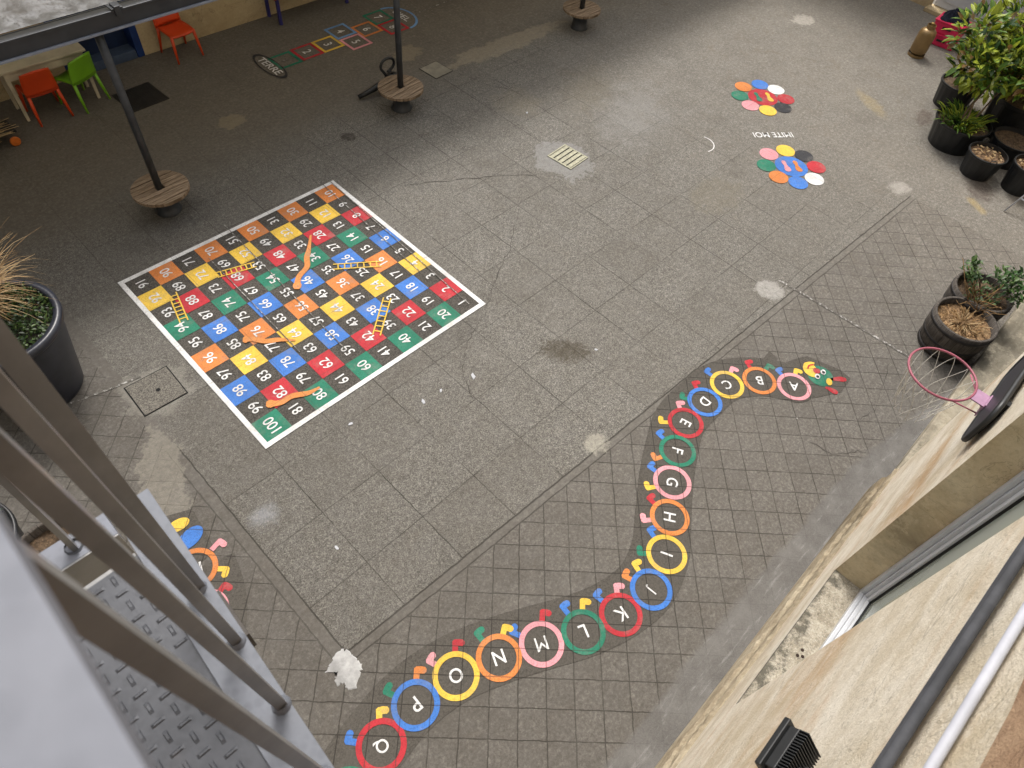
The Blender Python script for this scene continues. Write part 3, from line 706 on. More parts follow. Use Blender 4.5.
# recessed doorway further along
mb = MB(); mb.bbox((dx0+.01,-.58,0),(dx1-.01,-.02,.16),.02); mb.build('threshold', M_sill, rb)
mb = MB(); mb.bbox((dx0+.01,-.60,.162),(dx1-.01,-.52,dz1-.01),.01); dr = mb.build('shutter', plain('dark_grey_shutter', (.045,.047,.05), .5), rb)
mb = MB(); mb.tube([(6.9,-.48,.55),(7.0,-.36,.60),(7.7,-.36,.62),(7.8,-.48,.60)], .03, 10); mb.build('bar_handle', M_lip, dr)
rb2 = MB()

# things fixed on that wall
def along(pts, off): return [(x, -7.5+off, z) for x, z in pts]
mb = MB()
p1 = along([(-1.6,3.93),(-.12,4.075),(.25,4.13),(.62,4.19),(.74,4.22),(.80,4.30),(.82,4.5),(.82,6)], .030); 
mb.tube(p1, .0165, 10); mb.tube([(x-.05*(z>4.25), y+.004, z+.034) for x, y, z in p1], .0165, 10)
t = mb.build('cable_pair', plain('dark_grey_cable_sleeve', (.055,.057,.064), .75, .3, 9, 0, .3, .2, 30)); tag(t, 'two thick dark grey cables fixed side by side along the cream wall', 'cable')
mb = MB()
p2 = along([(-1.6,4.17),(-.16,4.32),(.25,4.37),(.58,4.42),(.64,4.46),(.66,4.6),(.66,6)], .022); mb.tube(p2, .0135, 10)
tag(mb.build('conduit', plain('white_conduit_plastic', (.40,.41,.455), .6, .12, 9)), 'thin white conduit pipe running above the dark cables on the cream wall', 'conduit')

fl = thing('floodlight', 'small black finned floodlight fixed on the cream wall under the cables', 'floodlight', (-.10,-7.42,3.63), 0)
fl.scale = (.76,.76,.76)
Mt = Matrix.Rotation(math.radians(-48), 4, 'X')
m = MB(); m.bbox((-.125,.085,-.085),(.125,.115,.085),.006, M=Mt); m.build('front_frame', M_blackplastic, fl)
m = MB(); m.bbox((-.105,.035,-.068),(.105,.085,.068),.006, M=Mt); m.build('housing', M_blackplastic, fl)
m = MB()
for i in range(15):
    x = -.10+.2*i/14; m.bbox((x-.0028,-.01,-.068),(x+.0028,.035,.072),.001, M=Mt)
m.build('cooling_fins', M_blackplastic, fl)
m = MB(); m.box((-.11,.1155,-.07),(.11,.117,.07), M=Mt); m.build('lens', plain('lamp_lens', (.55,.53,.42), .2), fl)
m = MB()
m.bbox((-.03,-.095,-.05),(.03,-.085,.02),.002); m.bbox((-.018,-.086,-.03),(.018,.02,-.012),.002); m.build('bracket', M_blackplastic, fl)
m = MB(); m.tube([(-.02,-.0,.01),(-.06,-.03,.0),(-.12,-.055,.03),(-.2,-.065,.12),(-.22,-.068,.3),(-.18,-.068,.62)], .006, 8); m.build('lead', M_gasket, fl)

# basketball hoop
bh = thing('basketball_hoop', 'pink rimmed basketball hoop with thin white net and dark backboard on the cream wall', 'basketball hoop', (3.10,-7.5,2.6))
def rrect(w, h, r, n=8):
    pts = []
    for cx, cz, a0 in ((w/2-r,h/2-r,0),(-w/2+r,h/2-r,90),(-w/2+r,-h/2+r,180),(w/2-r,-h/2+r,270)):
        for k in range(n+1):
            a = math.radians(a0+90*k/n); pts.append((cx+r*math.cos(a), cz+r*math.sin(a)))
    return pts
rr = rrect(.88, .36, .12)
m = MB(); k = len(rr); cz = .14
m.add([(x,.030,z+cz) for x, z in rr]+[(x,.055,z+cz) for x, z in rr], [tuple(range(k)), tuple(range(2*k-1,k-1,-1))]+[(i,(i+1)%k,k+(i+1)%k,k+i) for i in range(k)])
m.build('backboard', plain('dark_navy_board', (.016,.018,.028), .45), bh)
m = MB(); m.tube([(x,.045,z+cz) for x, z in rr]+[(rr[0][0],.045,rr[0][1]+cz)], .018, 8, cap=False); m.build('board_edge', M_blackplastic, bh)
m = MB(); m.box((-.3,0,.0),(-.26,.029,.3)); m.box((.26,0,.0),(.3,.029,.3)); m.build('wall_bracket', M_blackplastic, bh)
M_pink = plain('faded_pink_paint', (.56,.16,.24), .45, .12)
cyr = .372; rr_ = .222
m = MB(); m.tube([(rr_*math.cos(a), cyr+rr_*math.sin(a), 0) for a in [2*PI*i/48 for i in range(49)]], .008, 8, cap=False); m.build('rim', plain('pink_red_rim', (.30,.08,.115), .45), bh)
m = MB(); m.bbox((-.06,.056,-.10),(.06,.064,.02),.002); m.bbox((-.06,.064,-.006),(.06,cyr-rr_+.004,.003),.002); m.build('mounting_plate', plain('lilac_plate', (.36,.21,.31), .45), bh)
m = MB(); m.tube([(-.04,.064,-.09),(-.16,cyr-.14,-.012)], .005, 6); m.tube([(.04,.064,-.09),(.16,cyr-.14,-.012)], .005, 6); m.build('brace', M_pink, bh)
m = MB(); nn = 12
for i in range(nn):
    for sg in (1,-1):
        pts = []
        for j in range(9):
            f = j/8; a = 2*PI*(i+sg*f*1.4)/nn; r = rr_*(1-.42*f)-.008
            pts.append((r*math.cos(a)+.01*math.sin(5*f+i), cyr+r*math.sin(a), -.40*f+.01*math.sin(7*f+i*2)))
        m.tube(pts, .0022, 5, cap=False)
m.build('net', plain('white_cord', (.62,.60,.55), .8), bh)

# ------------------------------------------------------------------ back building, blue doorway, far wall, unseen west wall
bb = thing('back_building', 'ochre rubble stone building with cream base band and blue doorway behind the canopy', 'building', (0,4.36,0))
mb = MB(); wall_with_holes(mb, -9, 17, 0, 7.2, [(1.55,2.50,-.1,2.2)]); mb.add([(-9,0,7.2),(17,0,7.2),(17,.6,7.2),(-9,.6,7.2)], [(0,1,2,3)]); mb.build('wall', M_rubble, bb)
mb = MB(); mb.bbox((-9,-.045,0),(1.44,.02,.48),.008); mb.bbox((2.61,-.045,0),(17,.02,.48),.008); mb.build('base_band', M_cream, bb)
M_bluepaint = plain('blue_gloss_paint', (.012,.035,.14), .4, .2, 5)
M_bluedark = plain('dark_blue_door', (.010,.022,.065), .45, .25, 5)
mb = MB(); mb.bbox((1.44,-.05,0),(1.55,.3,2.3),.008); mb.bbox((2.50,-.05,0),(2.61,.3,2.3),.008); mb.bbox((1.55,-.05,2.2),(2.50,.3,2.3),.008); fr = mb.build('door_frame', M_bluepaint, bb)
mb = MB(); mb.bbox((1.551,.19,.02),(2.499,.25,2.199),.003)
for z in (.3,1.2): mb.bbox((1.66,.178,z),(2.39,.192,z+.75),.004)
mb.build('door', M_bluedark, fr)
mb = MB(); mb.bbox((1.56,-.05,0),(2.49,.185,.13),.008); mb.build('door_step', plain('blue_grey_step', (.05,.075,.13), .6), fr)
fb = thing('end_building', 'pale wall with white double doors at the far end of the yard', 'building', (15.66,0,0))
mb = MB()
for a, b, c, d in ((-7.4,-5.1,0,5.5),(-2.95,4.3,0,5.5),(-5.1,-2.95,2.35,5.5)): mb.add([(0,a,c),(0,b,c),(0,b,d),(0,a,d)], [(0,1,2,3)])
mb.build('wall', M_cream, fb)
mb = MB(); mb.bbox((-.22,-5.15,0),(.1,-2.9,.07),.01); mb.build('door_sill', M_cream, fb)
for a, b in ((-5.08,-4.03),(-4.01,-2.97)):
    mb = MB(); mb.bbox((.05,a,.08),(.10,b,2.34),.008); 
    for z in (.2,1.25): mb.bbox((.035,a+.14,z),(.055,b-.14,z+.9),.008)
    mb.build('door', M_pvc, fb)
lb = thing('unseen_west_building', 'unseen plain rendered building behind the stair, added to shade the yard', 'building', (-3.25,0,0))  # out of frame; set close and tall to darken the yard's west side
mb = MB(); mb.add([(0,-7.5,0),(0,4.36,0),(0,4.36,11),(0,-7.5,11)], [(0,1,2,3)]); mb.add([(0,-7.5,11),(0,4.36,11),(-.6,4.36,11),(-.6,-7.5,11)], [(0,1,2,3)]); mb.build('wall', M_plaster, lb)

# ------------------------------------------------------------------ canopy
cn = thing('canopy', 'open canopy with dirty white roof sheets, grey gutter beam and slim grey posts', 'canopy', (0,.8,0))
m = MB(); m.bbox((-3.2,-.06,2.27),(16,-.045,2.41),.003); m.bbox((-3.2,-.06,2.255),(16,.10,2.27),.003); m.bbox((-3.2,.085,2.27),(16,.10,2.41),.003); m.bbox((-3.2,-.072,2.40),(16,-.045,2.425),.005)
m.box((-3.2,-.045,2.30),(16,.085,2.405)); gt = m.build('gutter_beam', M_greymetal, cn)
m = MB(); m.bbox((-3.2,-.085,2.245),(16,-.0605,2.268),.004); m.build('gutter_lip', M_lip, gt)
for x in (1.02,4.84,9.0,13.2):
    m = MB(); m.bbox((x+.25,-.09,2.37),(x+.31,.02,2.465),.006); m.bbox((x+.22,-.08,2.43),(x+.34,.05,2.445),.004)
    m.build('bracket', M_postmetal, gt)
m = MB(); ny = 42
vs = []; fs = []
for i in range(ny+1):
    for j, x in enumerate((-3.2,16)):
        y = .03+3.51*i/ny; vs.append((x, y, 2.45+.47*i/ny))
for i in range(ny): fs.append((2*i,2*i+1,2*i+3,2*i+2))
m.add(vs, fs); m.build('roof_sheet', M_roof, cn)
for (x, y) in ((1.0587,.80),(4.841,.79),(9.0,.85)):
    m = MB(); m.tube([(x,y-.8,0),(x,y-.8,2.255)], .044, 20); m.lathe([(.075,2.24),(.075,2.255)], 16, (x,y-.8,0), capb=True); m.build('post', M_postmetal, cn)

# ------------------------------------------------------------------ round seats
def round_seat():
    t = thing('round_seat', '', 'seat', (0,0,0), 0, 'round wooden seats around the canopy posts')
    R = .336; m = MB(); npl = 9; gap = .011; w = 2*R/npl
    for i in range(npl):
        y0 = -R+i*w+gap/2; y1 = y0+w-gap; pts = []
        for k in range(9):
            y = y0+(y1-y0)*k/8; pts.append((math.sqrt(max(0,R*R-y*y)), y))
        outl = pts+[(-x,y) for x, y in reversed(pts)]
        def emit(outl):
            k = len(outl); zt = .345+U(-.003,.003)
            m.add([(x,y,.305) for x,y in outl]+[(x,y,zt) for x,y in outl], [tuple(range(k))[::-1], tuple(range(k,2*k))]+[(a,(a+1)%k,k+(a+1)%k,k+a) for a in range(k)])
        if abs(y0+y1)/2 < .06 and (y0 < .05 and y1 > -.05):
            emit([(max(.052, x), y) for x, y in pts]+[(.052,y1),(.052,y0)]); emit([(-.052,y0),(-.052,y1)]+[(-max(.052,x),y) for x,y in reversed(pts)])
        else: emit(outl)
    m.build('seat_top', M_wood, t)
    m = MB(); m.lathe([(.155,0),(.16,.012),(.135,.03),(.125,.29),(.20,.304)], 28); m.lathe([(.05,.30),(.05,.31)], 12); m.build('pedestal', M_postmetal, t)
    return t
s0 = round_seat(); s0.location = (1.0687,.80,0); s0.rotation_euler.z = .05; s0['label'] = 'round wooden seat around the post nearest the board and the big pot'
dup(s0, (4.841,.79,0), .12, 'round wooden seat around the middle post with the black blower behind it')
dup(s0, (9.0,.85,0), -.05, 'round wooden seat around the farthest post, at the top edge of the photo')

# leaf blower behind the middle seat
t = thing('leaf_blower', 'black hand-held leaf blower lying against the middle round seat', 'leaf blower', (4.93,1.26,0))
m = MB(); m.tube([(-.47,.08,.05),(-.30,.05,.09),(-.12,.02,.14),(.0,0,.17)], [.032,.040,.052,.065], 14); m.build('nozzle', M_blackplastic, t)
m = MB(); m.lathe([(.02,-.13),(.09,-.12),(.125,-.06),(.13,.0),(.12,.07),(.08,.12),(.02,.13)], 20, (.11,-.02,.15)); m.build('motor_housing', M_blackplastic, t)
m = MB(); m.tube([(.02,0,.26)]+[(.12+.13*math.cos(a), .10+.05*math.sin(a)*0, .36+.10*math.sin(a)) for a in [PI*1.1-PI*1.6*i/12 for i in range(13)]]+[(.16,.02,.24)], .022, 10); m.build('handle', M_blackplastic, t)

# ------------------------------------------------------------------ chairs, table, bench
def chair(label, mat, loc, rz, group=None):
    t = thing('plastic_chair', label, 'chair', loc, rz, 'plastic chairs by the back wall')
    # facing local +y; back at -y
    m = MB(); n_ = 9; vs = []; fs = []
    for i in range(n_):
        for j in range(n_):
            u = -1+2*i/(n_-1); v = -1+2*j/(n_-1)
            x = u*.205*(1-.06*(v<0)*abs(v)); y = v*.20; z = .405-.018*(1-u*u)*(1-v*v*.5)-.02*max(0,v)**3+.008*abs(u)**3
            vs.append((x,y,z))
    fs = [(i*n_+j,(i+1)*n_+j,(i+1)*n_+j+1,i*n_+j+1) for i in range(n_-1) for j in range(n_-1)]
    def shell(vs, fs, th, smooth=True):
        k = len(vs); m2 = MB(); bot = [tuple(Vector(a)+Vector(th)) for a in vs]
        edge = {}
        for f in fs:
            for a, b in zip(f, f[1:]+f[:1]): edge[(a,b)] = 1
        rim = [(a,b,k+b,k+a) for (a,b) in edge if (b,a) not in edge]
        m2.add(vs+bot, fs+[tuple(k+q for q in f[::-1]) for f in fs]+rim, 0, smooth); return m2
    shell(vs, fs, (0,0,-.022)).build('seat', mat, t)
    vs = []
    for i in range(n_):
        for j in range(n_):
            u = -1+2*i/(n_-1); v = j/(n_-1)
            x = u*(.215-.03*v*v); y = -.205-.05*v-.06*v*v+.075*u*u*(.35+.65*v); z = .40+.37*v-.05*u*u*v
            vs.append((x,y,z))
    shell(vs, fs, (0,-.018,.004)).build('backrest', mat, t)
    for sx in (-1,1):
        for sy in (-1,1):
            m = MB(); m.tube([(sx*.185,sy*.175,.40),(sx*.20,sy*.20,.22),(sx*.215,sy*(.225 if sy>0 else .245),0)], [.026,.022,.015], 8); m.build('leg', mat, t)
    return t
M_orangered = plain('orange_red_plastic', (.60,.060,.012), .38, .08, 3)
M_limegreen = plain('lime_green_plastic', (.17,.40,.02), .38, .08, 3)
chair('orange red plastic chair tucked under the white table with its back to the yard', M_orangered, (.855,3.66,0), 0)
chair('lime green plastic chair beside the red one at the white table', M_limegreen, (1.36,3.66,0), math.radians(22))
chair('orange red plastic chair standing alone against the stone wall facing out', M_orangered, (3.08,4.03,0), math.radians(184))
M_tab = plain('cream_painted_wood', (.46,.41,.30), .6, .15, 4)
t = thing('wooden_table', 'cream painted wooden table with a drawer under the canopy edge', 'table', (1.06,3.83,0), -.02)
m = MB(); m.bbox((-.56,-.235,.69),(.56,.235,.72),.006); m.build('tabletop', M_tab, t)
m = MB(); m.box((-.50,-.20,.57),(.50,-.18,.689)); m.box((-.50,.18,.57),(.50,.20,.689)); m.box((-.50,-.18,.57),(-.48,.18,.689)); m.box((.48,-.18,.57),(.50,.18,.689)); m.build('apron', M_tab, t)
m = MB(); m.bbox((-.24,-.214,.585),(.24,-.2005,.68),.004); d_ = m.build('drawer', M_tab, t)
m = MB(); m.lathe([(.006,0),(.014,.012),(.012,.022),(.002,.026)], 12, M=Matrix.Translation((0,-.214,.632)) @ Matrix.Rotation(PI/2,4,'X')); m.build('knob', M_tab, d_)
for sx in (-1,1):
    for sy in (-1,1):
        m = MB(); m.add([(sx*.49+a*.026*k, sy*.185+b*.026*k, z) for z, k in ((.689,1),(0,.7)) for a, b in ((-1,-1),(1,-1),(1,1),(-1,1))], [(0,1,2,3),(4,5,6,7),(0,1,5,4),(1,2,6,5),(2,3,7,6),(3,0,4,7)]); m.build('leg', M_tab, t)
m = MB(); m.bbox((-.30,-.13,0),(.30,.10,.02),.006); tag(m.build('green_mat', M_limegreen, None, (.66,3.97,.7205)), 'lime green mat lying at the back of the cream table', 'mat')
t = thing('bench', 'dark blue bench with a red edged seat against the stone wall', 'bench', (5.5,4.12,0))
m = MB(); m.bbox((-.75,-.22,.42),(.75,.19,.455),.008); m.build('seat', M_bluepaint, t)
m = MB(); m.bbox((-.755,-.235,.425),(.755,-.2205,.45),.004); m.build('edge_strip', plain('red_strip', (.28,.03,.03), .5), t)
M_bluepurp = plain('blue_purple_metal', (.03,.028,.14), .4)
for sx in (-.68,.68):
    for sy in (-.18,.17):
        m = MB(); m.bbox((sx-.025,sy-.025,0),(sx+.025,sy+.025,.419),.005); m.build('leg', M_bluepurp, t)

# ------------------------------------------------------------------ pots, barrels, plants
def soil_mat(name, a, b):
    n = N(name); c = n.mix(n.mapr(n.noise(22, 6, .75), .35, .65), a, b); c = n.mix(n.mapr(n.vor(38), .12, .3, .6, 0), c, mul(b, 1.6)); n.bump(n.noise(40, 5, .7), 1, .02); return n.out(c, .95)
M_soil = soil_mat('dry_soil', (.05,.033,.02), (.15,.10,.06))
M_soilred = soil_mat('litter_soil', (.07,.045,.025), (.24,.15,.085))
def bumpy_disc(r, z, mat_name, parent, mat, amp=.025):
    m = MB(); nr, na = 7, 28; vs = [(0,0,z+amp)]; fs = []
    for i in range(1, nr+1):
        for k in range(na):
            a = 2*PI*k/na; q = r*i/nr; vs.append((q*math.cos(a), q*math.sin(a), z+(U(-1,1)*amp if i < nr else 0)))
    for k in range(na): fs.append((0,1+k,1+(k+1)%na))
    for i in range(nr-1):
        for k in range(na): a = 1+i*na; fs.append((a+k,a+na+k,a+na+(k+1)%na,a+(k+1)%na))
    m.add(vs, fs, 0, True); return m.build(mat_name, mat, parent)
def pot(label, loc, r, h, mat=M_potplastic, taper=.80, soil=M_soil, depth=.06, ribs=True, lip=.016, group='black plastic plant pots by the gas cylinder', handle=False):
    t = thing('plant_pot', label, 'plant pot', loc, U(0,6), group)
    m = MB(); n_ = 72; prof = [(r*taper,0),(r*taper+.004,.02),(r*.965,h*.88),(r*.965,h*.9),(r,h*.905),(r+lip*.3,h*.93),(r+lip*.3,h),(r-lip,h+.002),(r-lip-.004,h-.03),(r*.90,h-depth-.05)]
    vs = []; fs = []
    for i, (q, z) in enumerate(prof):
        for k in range(n_):
            a = 2*PI*k/n_; qq = q*(1-(.012 if ribs and 1 <= i <= 2 and k % 4 < 2 else 0)); vs.append((qq*math.cos(a), qq*math.sin(a), z))
    for i in range(len(prof)-1):
        for k in range(n_): fs.append((i*n_+k,i*n_+(k+1)%n_,(i+1)*n_+(k+1)%n_,(i+1)*n_+k))
    fs.append(tuple(range(n_))[::-1]); m.add(vs, fs, 0, not ribs); m.build('pot_body', mat, t)
    bumpy_disc(r*.93, h-depth, 'soil', t, soil, .015)
    if handle:
        for a in (0, PI):
            m = MB(); m.tube([((r+.005)*math.cos(a+d), (r+.005)*math.sin(a+d), h+z) for d, z in ((-.16,-.02),(-.15,.03),(0,.045),(.15,.03),(.16,-.02))], .007, 6); m.build('handle', mat, t)
    return t
pot('black plant pot farthest back, half hidden under the leafy shrub', (12.33,-4.80,0), .33, .40)
pot('wide black plant pot holding the strap leaved plant, nearest the flowers', (11.16,-5.32,0), .425, .41)
pot('small black pot with handles and bare soil, in front of the others', (10.70,-5.93,0), .285, .36, taper=.78, soil=M_soilred, handle=True)
pot('black plant pot squeezed between the strap plant pot and the small pot', (11.42,-6.08,0), .34, .38)
pot('big black plant pot at the back with a leafy shrub, at the photo edge', (12.25,-5.78,0), .47, .62)
pot('black plant pot beside the thin metal legs at the photo edge', (10.83,-6.53,0), .27, .42, soil=M_soilred)
pot('large dark slate planter holding ground cover and dry grass at the left edge', (-1.235,-.86,0), .55, .95, M_bluepot, .72, soil_mat('dark_soil', (.012,.010,.008), (.035,.03,.02)), .10, False, .05, None)
pot('dark pot half seen below the stair at the far left', (-2.35,-2.55,0), .42, .6, M_potplastic, .8, soil_mat('black_soil', (.012,.010,.008), (.03,.026,.02)), .06, False, .02, None)

n = N('grey_barrel_oak'); ps = n.sep(n.obj()); ang_ = n.m_('ARCTAN2', ps[1], ps[0]); st_ = n.m_('MULTIPLY', ang_, 28/(2*PI))
ed = n.mapr(n.m_('ABSOLUTE', n.m_('SUBTRACT', n.m_('FRACT', st_), .5)), .44, .5, 0, 1)
c = n.mix(n.mapr(n.noise(9, 6, .7, n.mapping((4,4,.7))), .3, .7), (.035,.029,.024), (.125,.108,.092)); c = n.mix(n.m_('MULTIPLY', n.white(n.comb(n.m_('FLOOR', st_), 0.0)), .5), c, (.055,.047,.04)); c = n.mix(ed, c, (.012,.010,.008)); n.bump(n.m_('SUBTRACT', n.noise(30, 4), ed), .5, .006)
M_barrel = n.out(c, .85)
M_hoop = plain('rusted_dark_hoop', (.045,.042,.042), .6, .4, 8, .4)
def barrel(label, loc, r, h, soil):
    t = thing('barrel_planter', label, 'barrel planter', loc, U(0,6), 'half barrel planters')
    prof = [(r*.84,0),(r*.92,h*.3),(r*.985,h*.65),(r,h),(r-.03,h),(r-.035,h-.14)]
    m = MB(); m.lathe(prof, 56, capb=True); m.build('staves', M_barrel, t)
    for z in (.10,.45,.86):
        q = r*(.84+.16*(z**.75)); m = MB(); m.lathe([(q+.004,h*z-.02),(q+.010,h*z-.018),(q+.012,h*z+.018),(q+.006,h*z+.02)], 56); m.build('hoop', M_hoop, t)
    bumpy_disc(r-.034, h-.09, 'soil', t, soil, .03); return t
M_mulch = soil_mat('straw_mulch', (.10,.055,.025), (.36,.23,.12))
barrel('grey half barrel planter full of straw mulch, under the basketball hoop', (6.79,-7.13,0), .36, .47, M_mulch)
barrel('grey half barrel planter with green trailing plant, behind the straw filled one', (7.43,-7.09,0), .35, .47, M_soil)
barrel('weathered half barrel planter below the stair, seen between the railing bars', (-1.85,-3.05,0), .34, .5, M_soil)

def leafm(name, c, rough=.42):
    n = N(name); cc = n.mix(n.mapr(n.noise(9, 3), .3, .7), mul(c, .75), mul(c, 1.2)); n.out(cc, rough, 0, .4)
    n.b.inputs['Subsurface Weight'].default_value = 0
    tr = n.new('ShaderNodeBsdfTranslucent'); n.put(tr.inputs[0], cc); mx = n.new('ShaderNodeMixShader'); mx.inputs[0].default_value = .25
    o = n.t.nodes['Material Output']; n.t.links.new(n.b.outputs[0], mx.inputs[1]); n.t.links.new(tr.outputs[0], mx.inputs[2]); n.t.links.new(mx.outputs[0], o.inputs[0])
    return n.m
M_lf = [leafm('leaf_mid_green', (.10,.19,.028)), leafm('leaf_yellow_green', (.30,.36,.04)), leafm('leaf_dark_green', (.028,.068,.018)), leafm('leaf_olive_brown', (.17,.10,.035))]
M_bark = plain('pale_bark', (.17,.12,.075), .9, .35, 20)
M_straw = [leafm('straw_pale', (.44,.32,.17), .7), leafm('straw_ochre', (.31,.19,.08), .7), leafm('straw_dark', (.20,.125,.055), .7)]
def rv(): 
    while True:
        v = Vector((U(-1,1),U(-1,1),U(-1,1)))
        if .05 < v.length < 1: return v
def shrub(label, loc, stems, clumps, nl, Ls, weights=(4,4,3,1)):
    t = thing('leafy_shrub', label, 'shrub', loc)
    m = MB()
    for a, b in stems:
        a, b = Vector(a), Vector(b); mid = a.lerp(b,.5)+Vector((U(-.06,.06),U(-.06,.06),.03)); m.tube([a, a.lerp(mid,.5)+Vector((U(-.02,.02),U(-.02,.02),0)), mid, b], [.018,.015,.012,.006], 6)
    for c, r in clumps:
        c = Vector(c)
        for _ in range(5):
            e = c+rv()*r*.8; s_ = min(stems, key=lambda q: (Vector(q[1])-e).length); m.tube([Vector(s_[1]), Vector(s_[1]).lerp(e,.5)+rv()*.03, e], [.007,.005,.003], 5)
    m.build('stems', M_bark, t)
    m = MB(); tot = sum(r**2 for _, r in clumps)
    for c, r in clumps:
        c = Vector(c)
        for _ in range(int(nl*r*r/tot)):
            v = rv(); v = v.normalized()*(v.length**.45)*r; v.z *= .85
            d = (v.normalized()*.8+rv()*.8+Vector((0,0,.15))); mi = random.choices((0,1,2,3), weights)[0]
            L = U(*Ls); m.leaf(c+v, d, Vector((0,0,1))+rv()*.5, L, L*U(.34,.46), mi)
    m.build('foliage', M_lf, t); return t
shrub('tall leafy shrub with big yellow green leaves rising over the strap leaved plant', (11.16,-5.32,.34), [((.0,.05,0),(.35,.0,.75)),((.08,-.08,0),(.55,-.25,.8)),((-.05,-.02,0),(.35,.18,.6)),((.1,.1,0),(.75,.05,.95))],
      [((.45,.02,.85),.36),((.8,-.1,1.05),.38),((.42,-.35,.80),.32),((1.05,.12,.72),.36),((.95,-.4,1.25),.38),((.5,.22,.60),.26),((.85,.35,.9),.36),((1.2,.3,1.1),.36),((.7,-.6,1.0),.3),((.22,.34,.80),.34),((.5,.6,1.05),.34),((1.3,-.1,1.4),.36),((.15,.05,.68),.24)], 2100, (.12,.23), (4,7,2,1.2))
shrub('dense dark shrub growing in the big back pot at the photo edge', (12.25,-5.78,.55), [((.0,.05,0),(.15,.1,.6)),((.1,-.05,0),(.4,-.2,.7)),((-.1,0,0),(-.1,-.25,.55))],
      [((-.3,.1,.5),.3),((.1,.15,.75),.38),((.45,-.2,.9),.4),((-.1,-.3,.62),.32),((.5,.4,1.0),.38),((-.05,.35,.55),.28),((.2,.6,.9),.35)], 1300, (.09,.16), (5,3,4,1.2))
shrub('low olive bush growing in the farthest black pot', (12.33,-4.80,.34), [((0,0,0),(.1,.02,.3)),((0,.05,0),(.25,-.1,.35))], [((.12,-.02,.35),.24),((.35,-.15,.5),.26),((.3,.1,.62),.24)], 420, (.07,.13), (4,2,5,2))
def strap(label, loc, nb, L, w, mats, mi=(0,1), droop=.7, spread=.3, name='strap_leaved_plant', cat_='plant'):
    m = MB()
    for _ in range(nb):
        a = U(0,2*PI); r = U(0,spread); p = Vector((r*math.cos(a), r*math.sin(a), 0)); d = Vector((math.cos(a+U(-.6,.6)), math.sin(a+U(-.6,.6)), U(1.0,2.6))).normalized()
        l = L*U(.6,1.1); side = d.cross(Vector((0,0,1))).normalized(); vs = []; k = 5
        for i in range(k+1):
            f = i/k; q = p+d*l*f-Vector((0,0,1))*droop*l*f*f*.5; ww = w*(1-f**2)*.5+.001; vs += [q+side*ww, q-side*ww]
        m.add(vs, [(2*i,2*i+1,2*i+3,2*i+2) for i in range(k)], random.choice(mi), True)
    return tag(m.build(name, mats, None, loc), label, cat_)
strap('low clump of narrow strap leaves at the foot of the tall shrub', (11.12,-5.30,.35), 190, .44, .036, M_lf, (0,0,1,1,2), 1.0, .30)
strap('dry straw tuft with curling stems in the front half barrel', (6.79,-7.13,.38), 150, .24, .010, M_straw, (0,1,1,2), 1.5, .26, 'dry_plant')
def small_leaf(name, label, loc, r, nl, L, mats, hgt=.1, wts=(3,1,3,0), trail=None):
    m = MB()
    for _ in range(nl):
        a = U(0,2*PI); q = r*math.sqrt(U(0,1)); z = hgt*U(.1,1)*(1-.4*(q/r)**2); m.leaf(Vector((q*math.cos(a),q*math.sin(a),z)), rv()+Vector((0,0,.5)), Vector((0,0,1)), L*U(.6,1.3), L*U(.4,.6), random.choices((0,1,2,3), wts)[0])
    for (c, n2, rr2) in trail or []:
        for _ in range(n2): m.leaf(Vector(c)+rv()*rr2, rv()+Vector((0,0,.4)), Vector((0,0,1)), L*U(.8,1.6), L*U(.5,.8), random.choices((0,1,2,3), wts)[0])
        m.tube([(0,0,0), Vector(c)*.5+Vector((0,0,.05)), Vector(c)], .004, 5, 3)
    return tag(m.build(name, mats, None, loc), label, 'plant')
M_gc = [leafm('cover_green', (.045,.085,.02)), leafm('cover_bright', (.085,.13,.035)), leafm('cover_dark', (.02,.042,.013)), M_bark]
small_leaf('ground_cover_plant', 'low dark green ground cover filling the large slate planter', (-1.235,-.86,.83), .50, 2400, .044, M_gc, .22, (3,1,3,0))
M_bar2 = [leafm('trail_green', (.05,.115,.03)), leafm('trail_light', (.10,.17,.05)), leafm('trail_dark', (.03,.065,.02)), M_bark]
small_leaf('trailing_plant', 'green trailing plant spilling over the rear half barrel', (7.43,-7.09,.40), .22, 130, .055, M_bar2, .12, (3,2,2,0),
           [((-.12,.22,.25),45,.08),((.12,.28,.16),45,.10),((.10,-.15,.30),110,.14),((-.02,-.28,.25),90,.13),((.22,-.05,.22),60,.12),((-.15,.3,.42),26,.05)])
m = MB()
for _ in range(26):
    p = Vector((U(-.1,.1),U(-.1,.1),0)); q = p+Vector((U(-.35,.3),U(-.3,.35),U(.1,.34))); m.tube([p, p.lerp(q,.5)+rv()*.05, q, q+rv()*.08], [.006,.005,.004,.002], 5)
tag(m.build('dry_branches', M_straw[1], None, (7.2,-7.12,.40)), 'tangle of dry yellow brown twigs between the two half barrels', 'plant')
small_leaf('pot_plant', 'dark green leaves in the pot half seen below the stair', (-2.35,-2.55,.52), .36, 420, .07, M_gc, .3, (3,1,4,0))
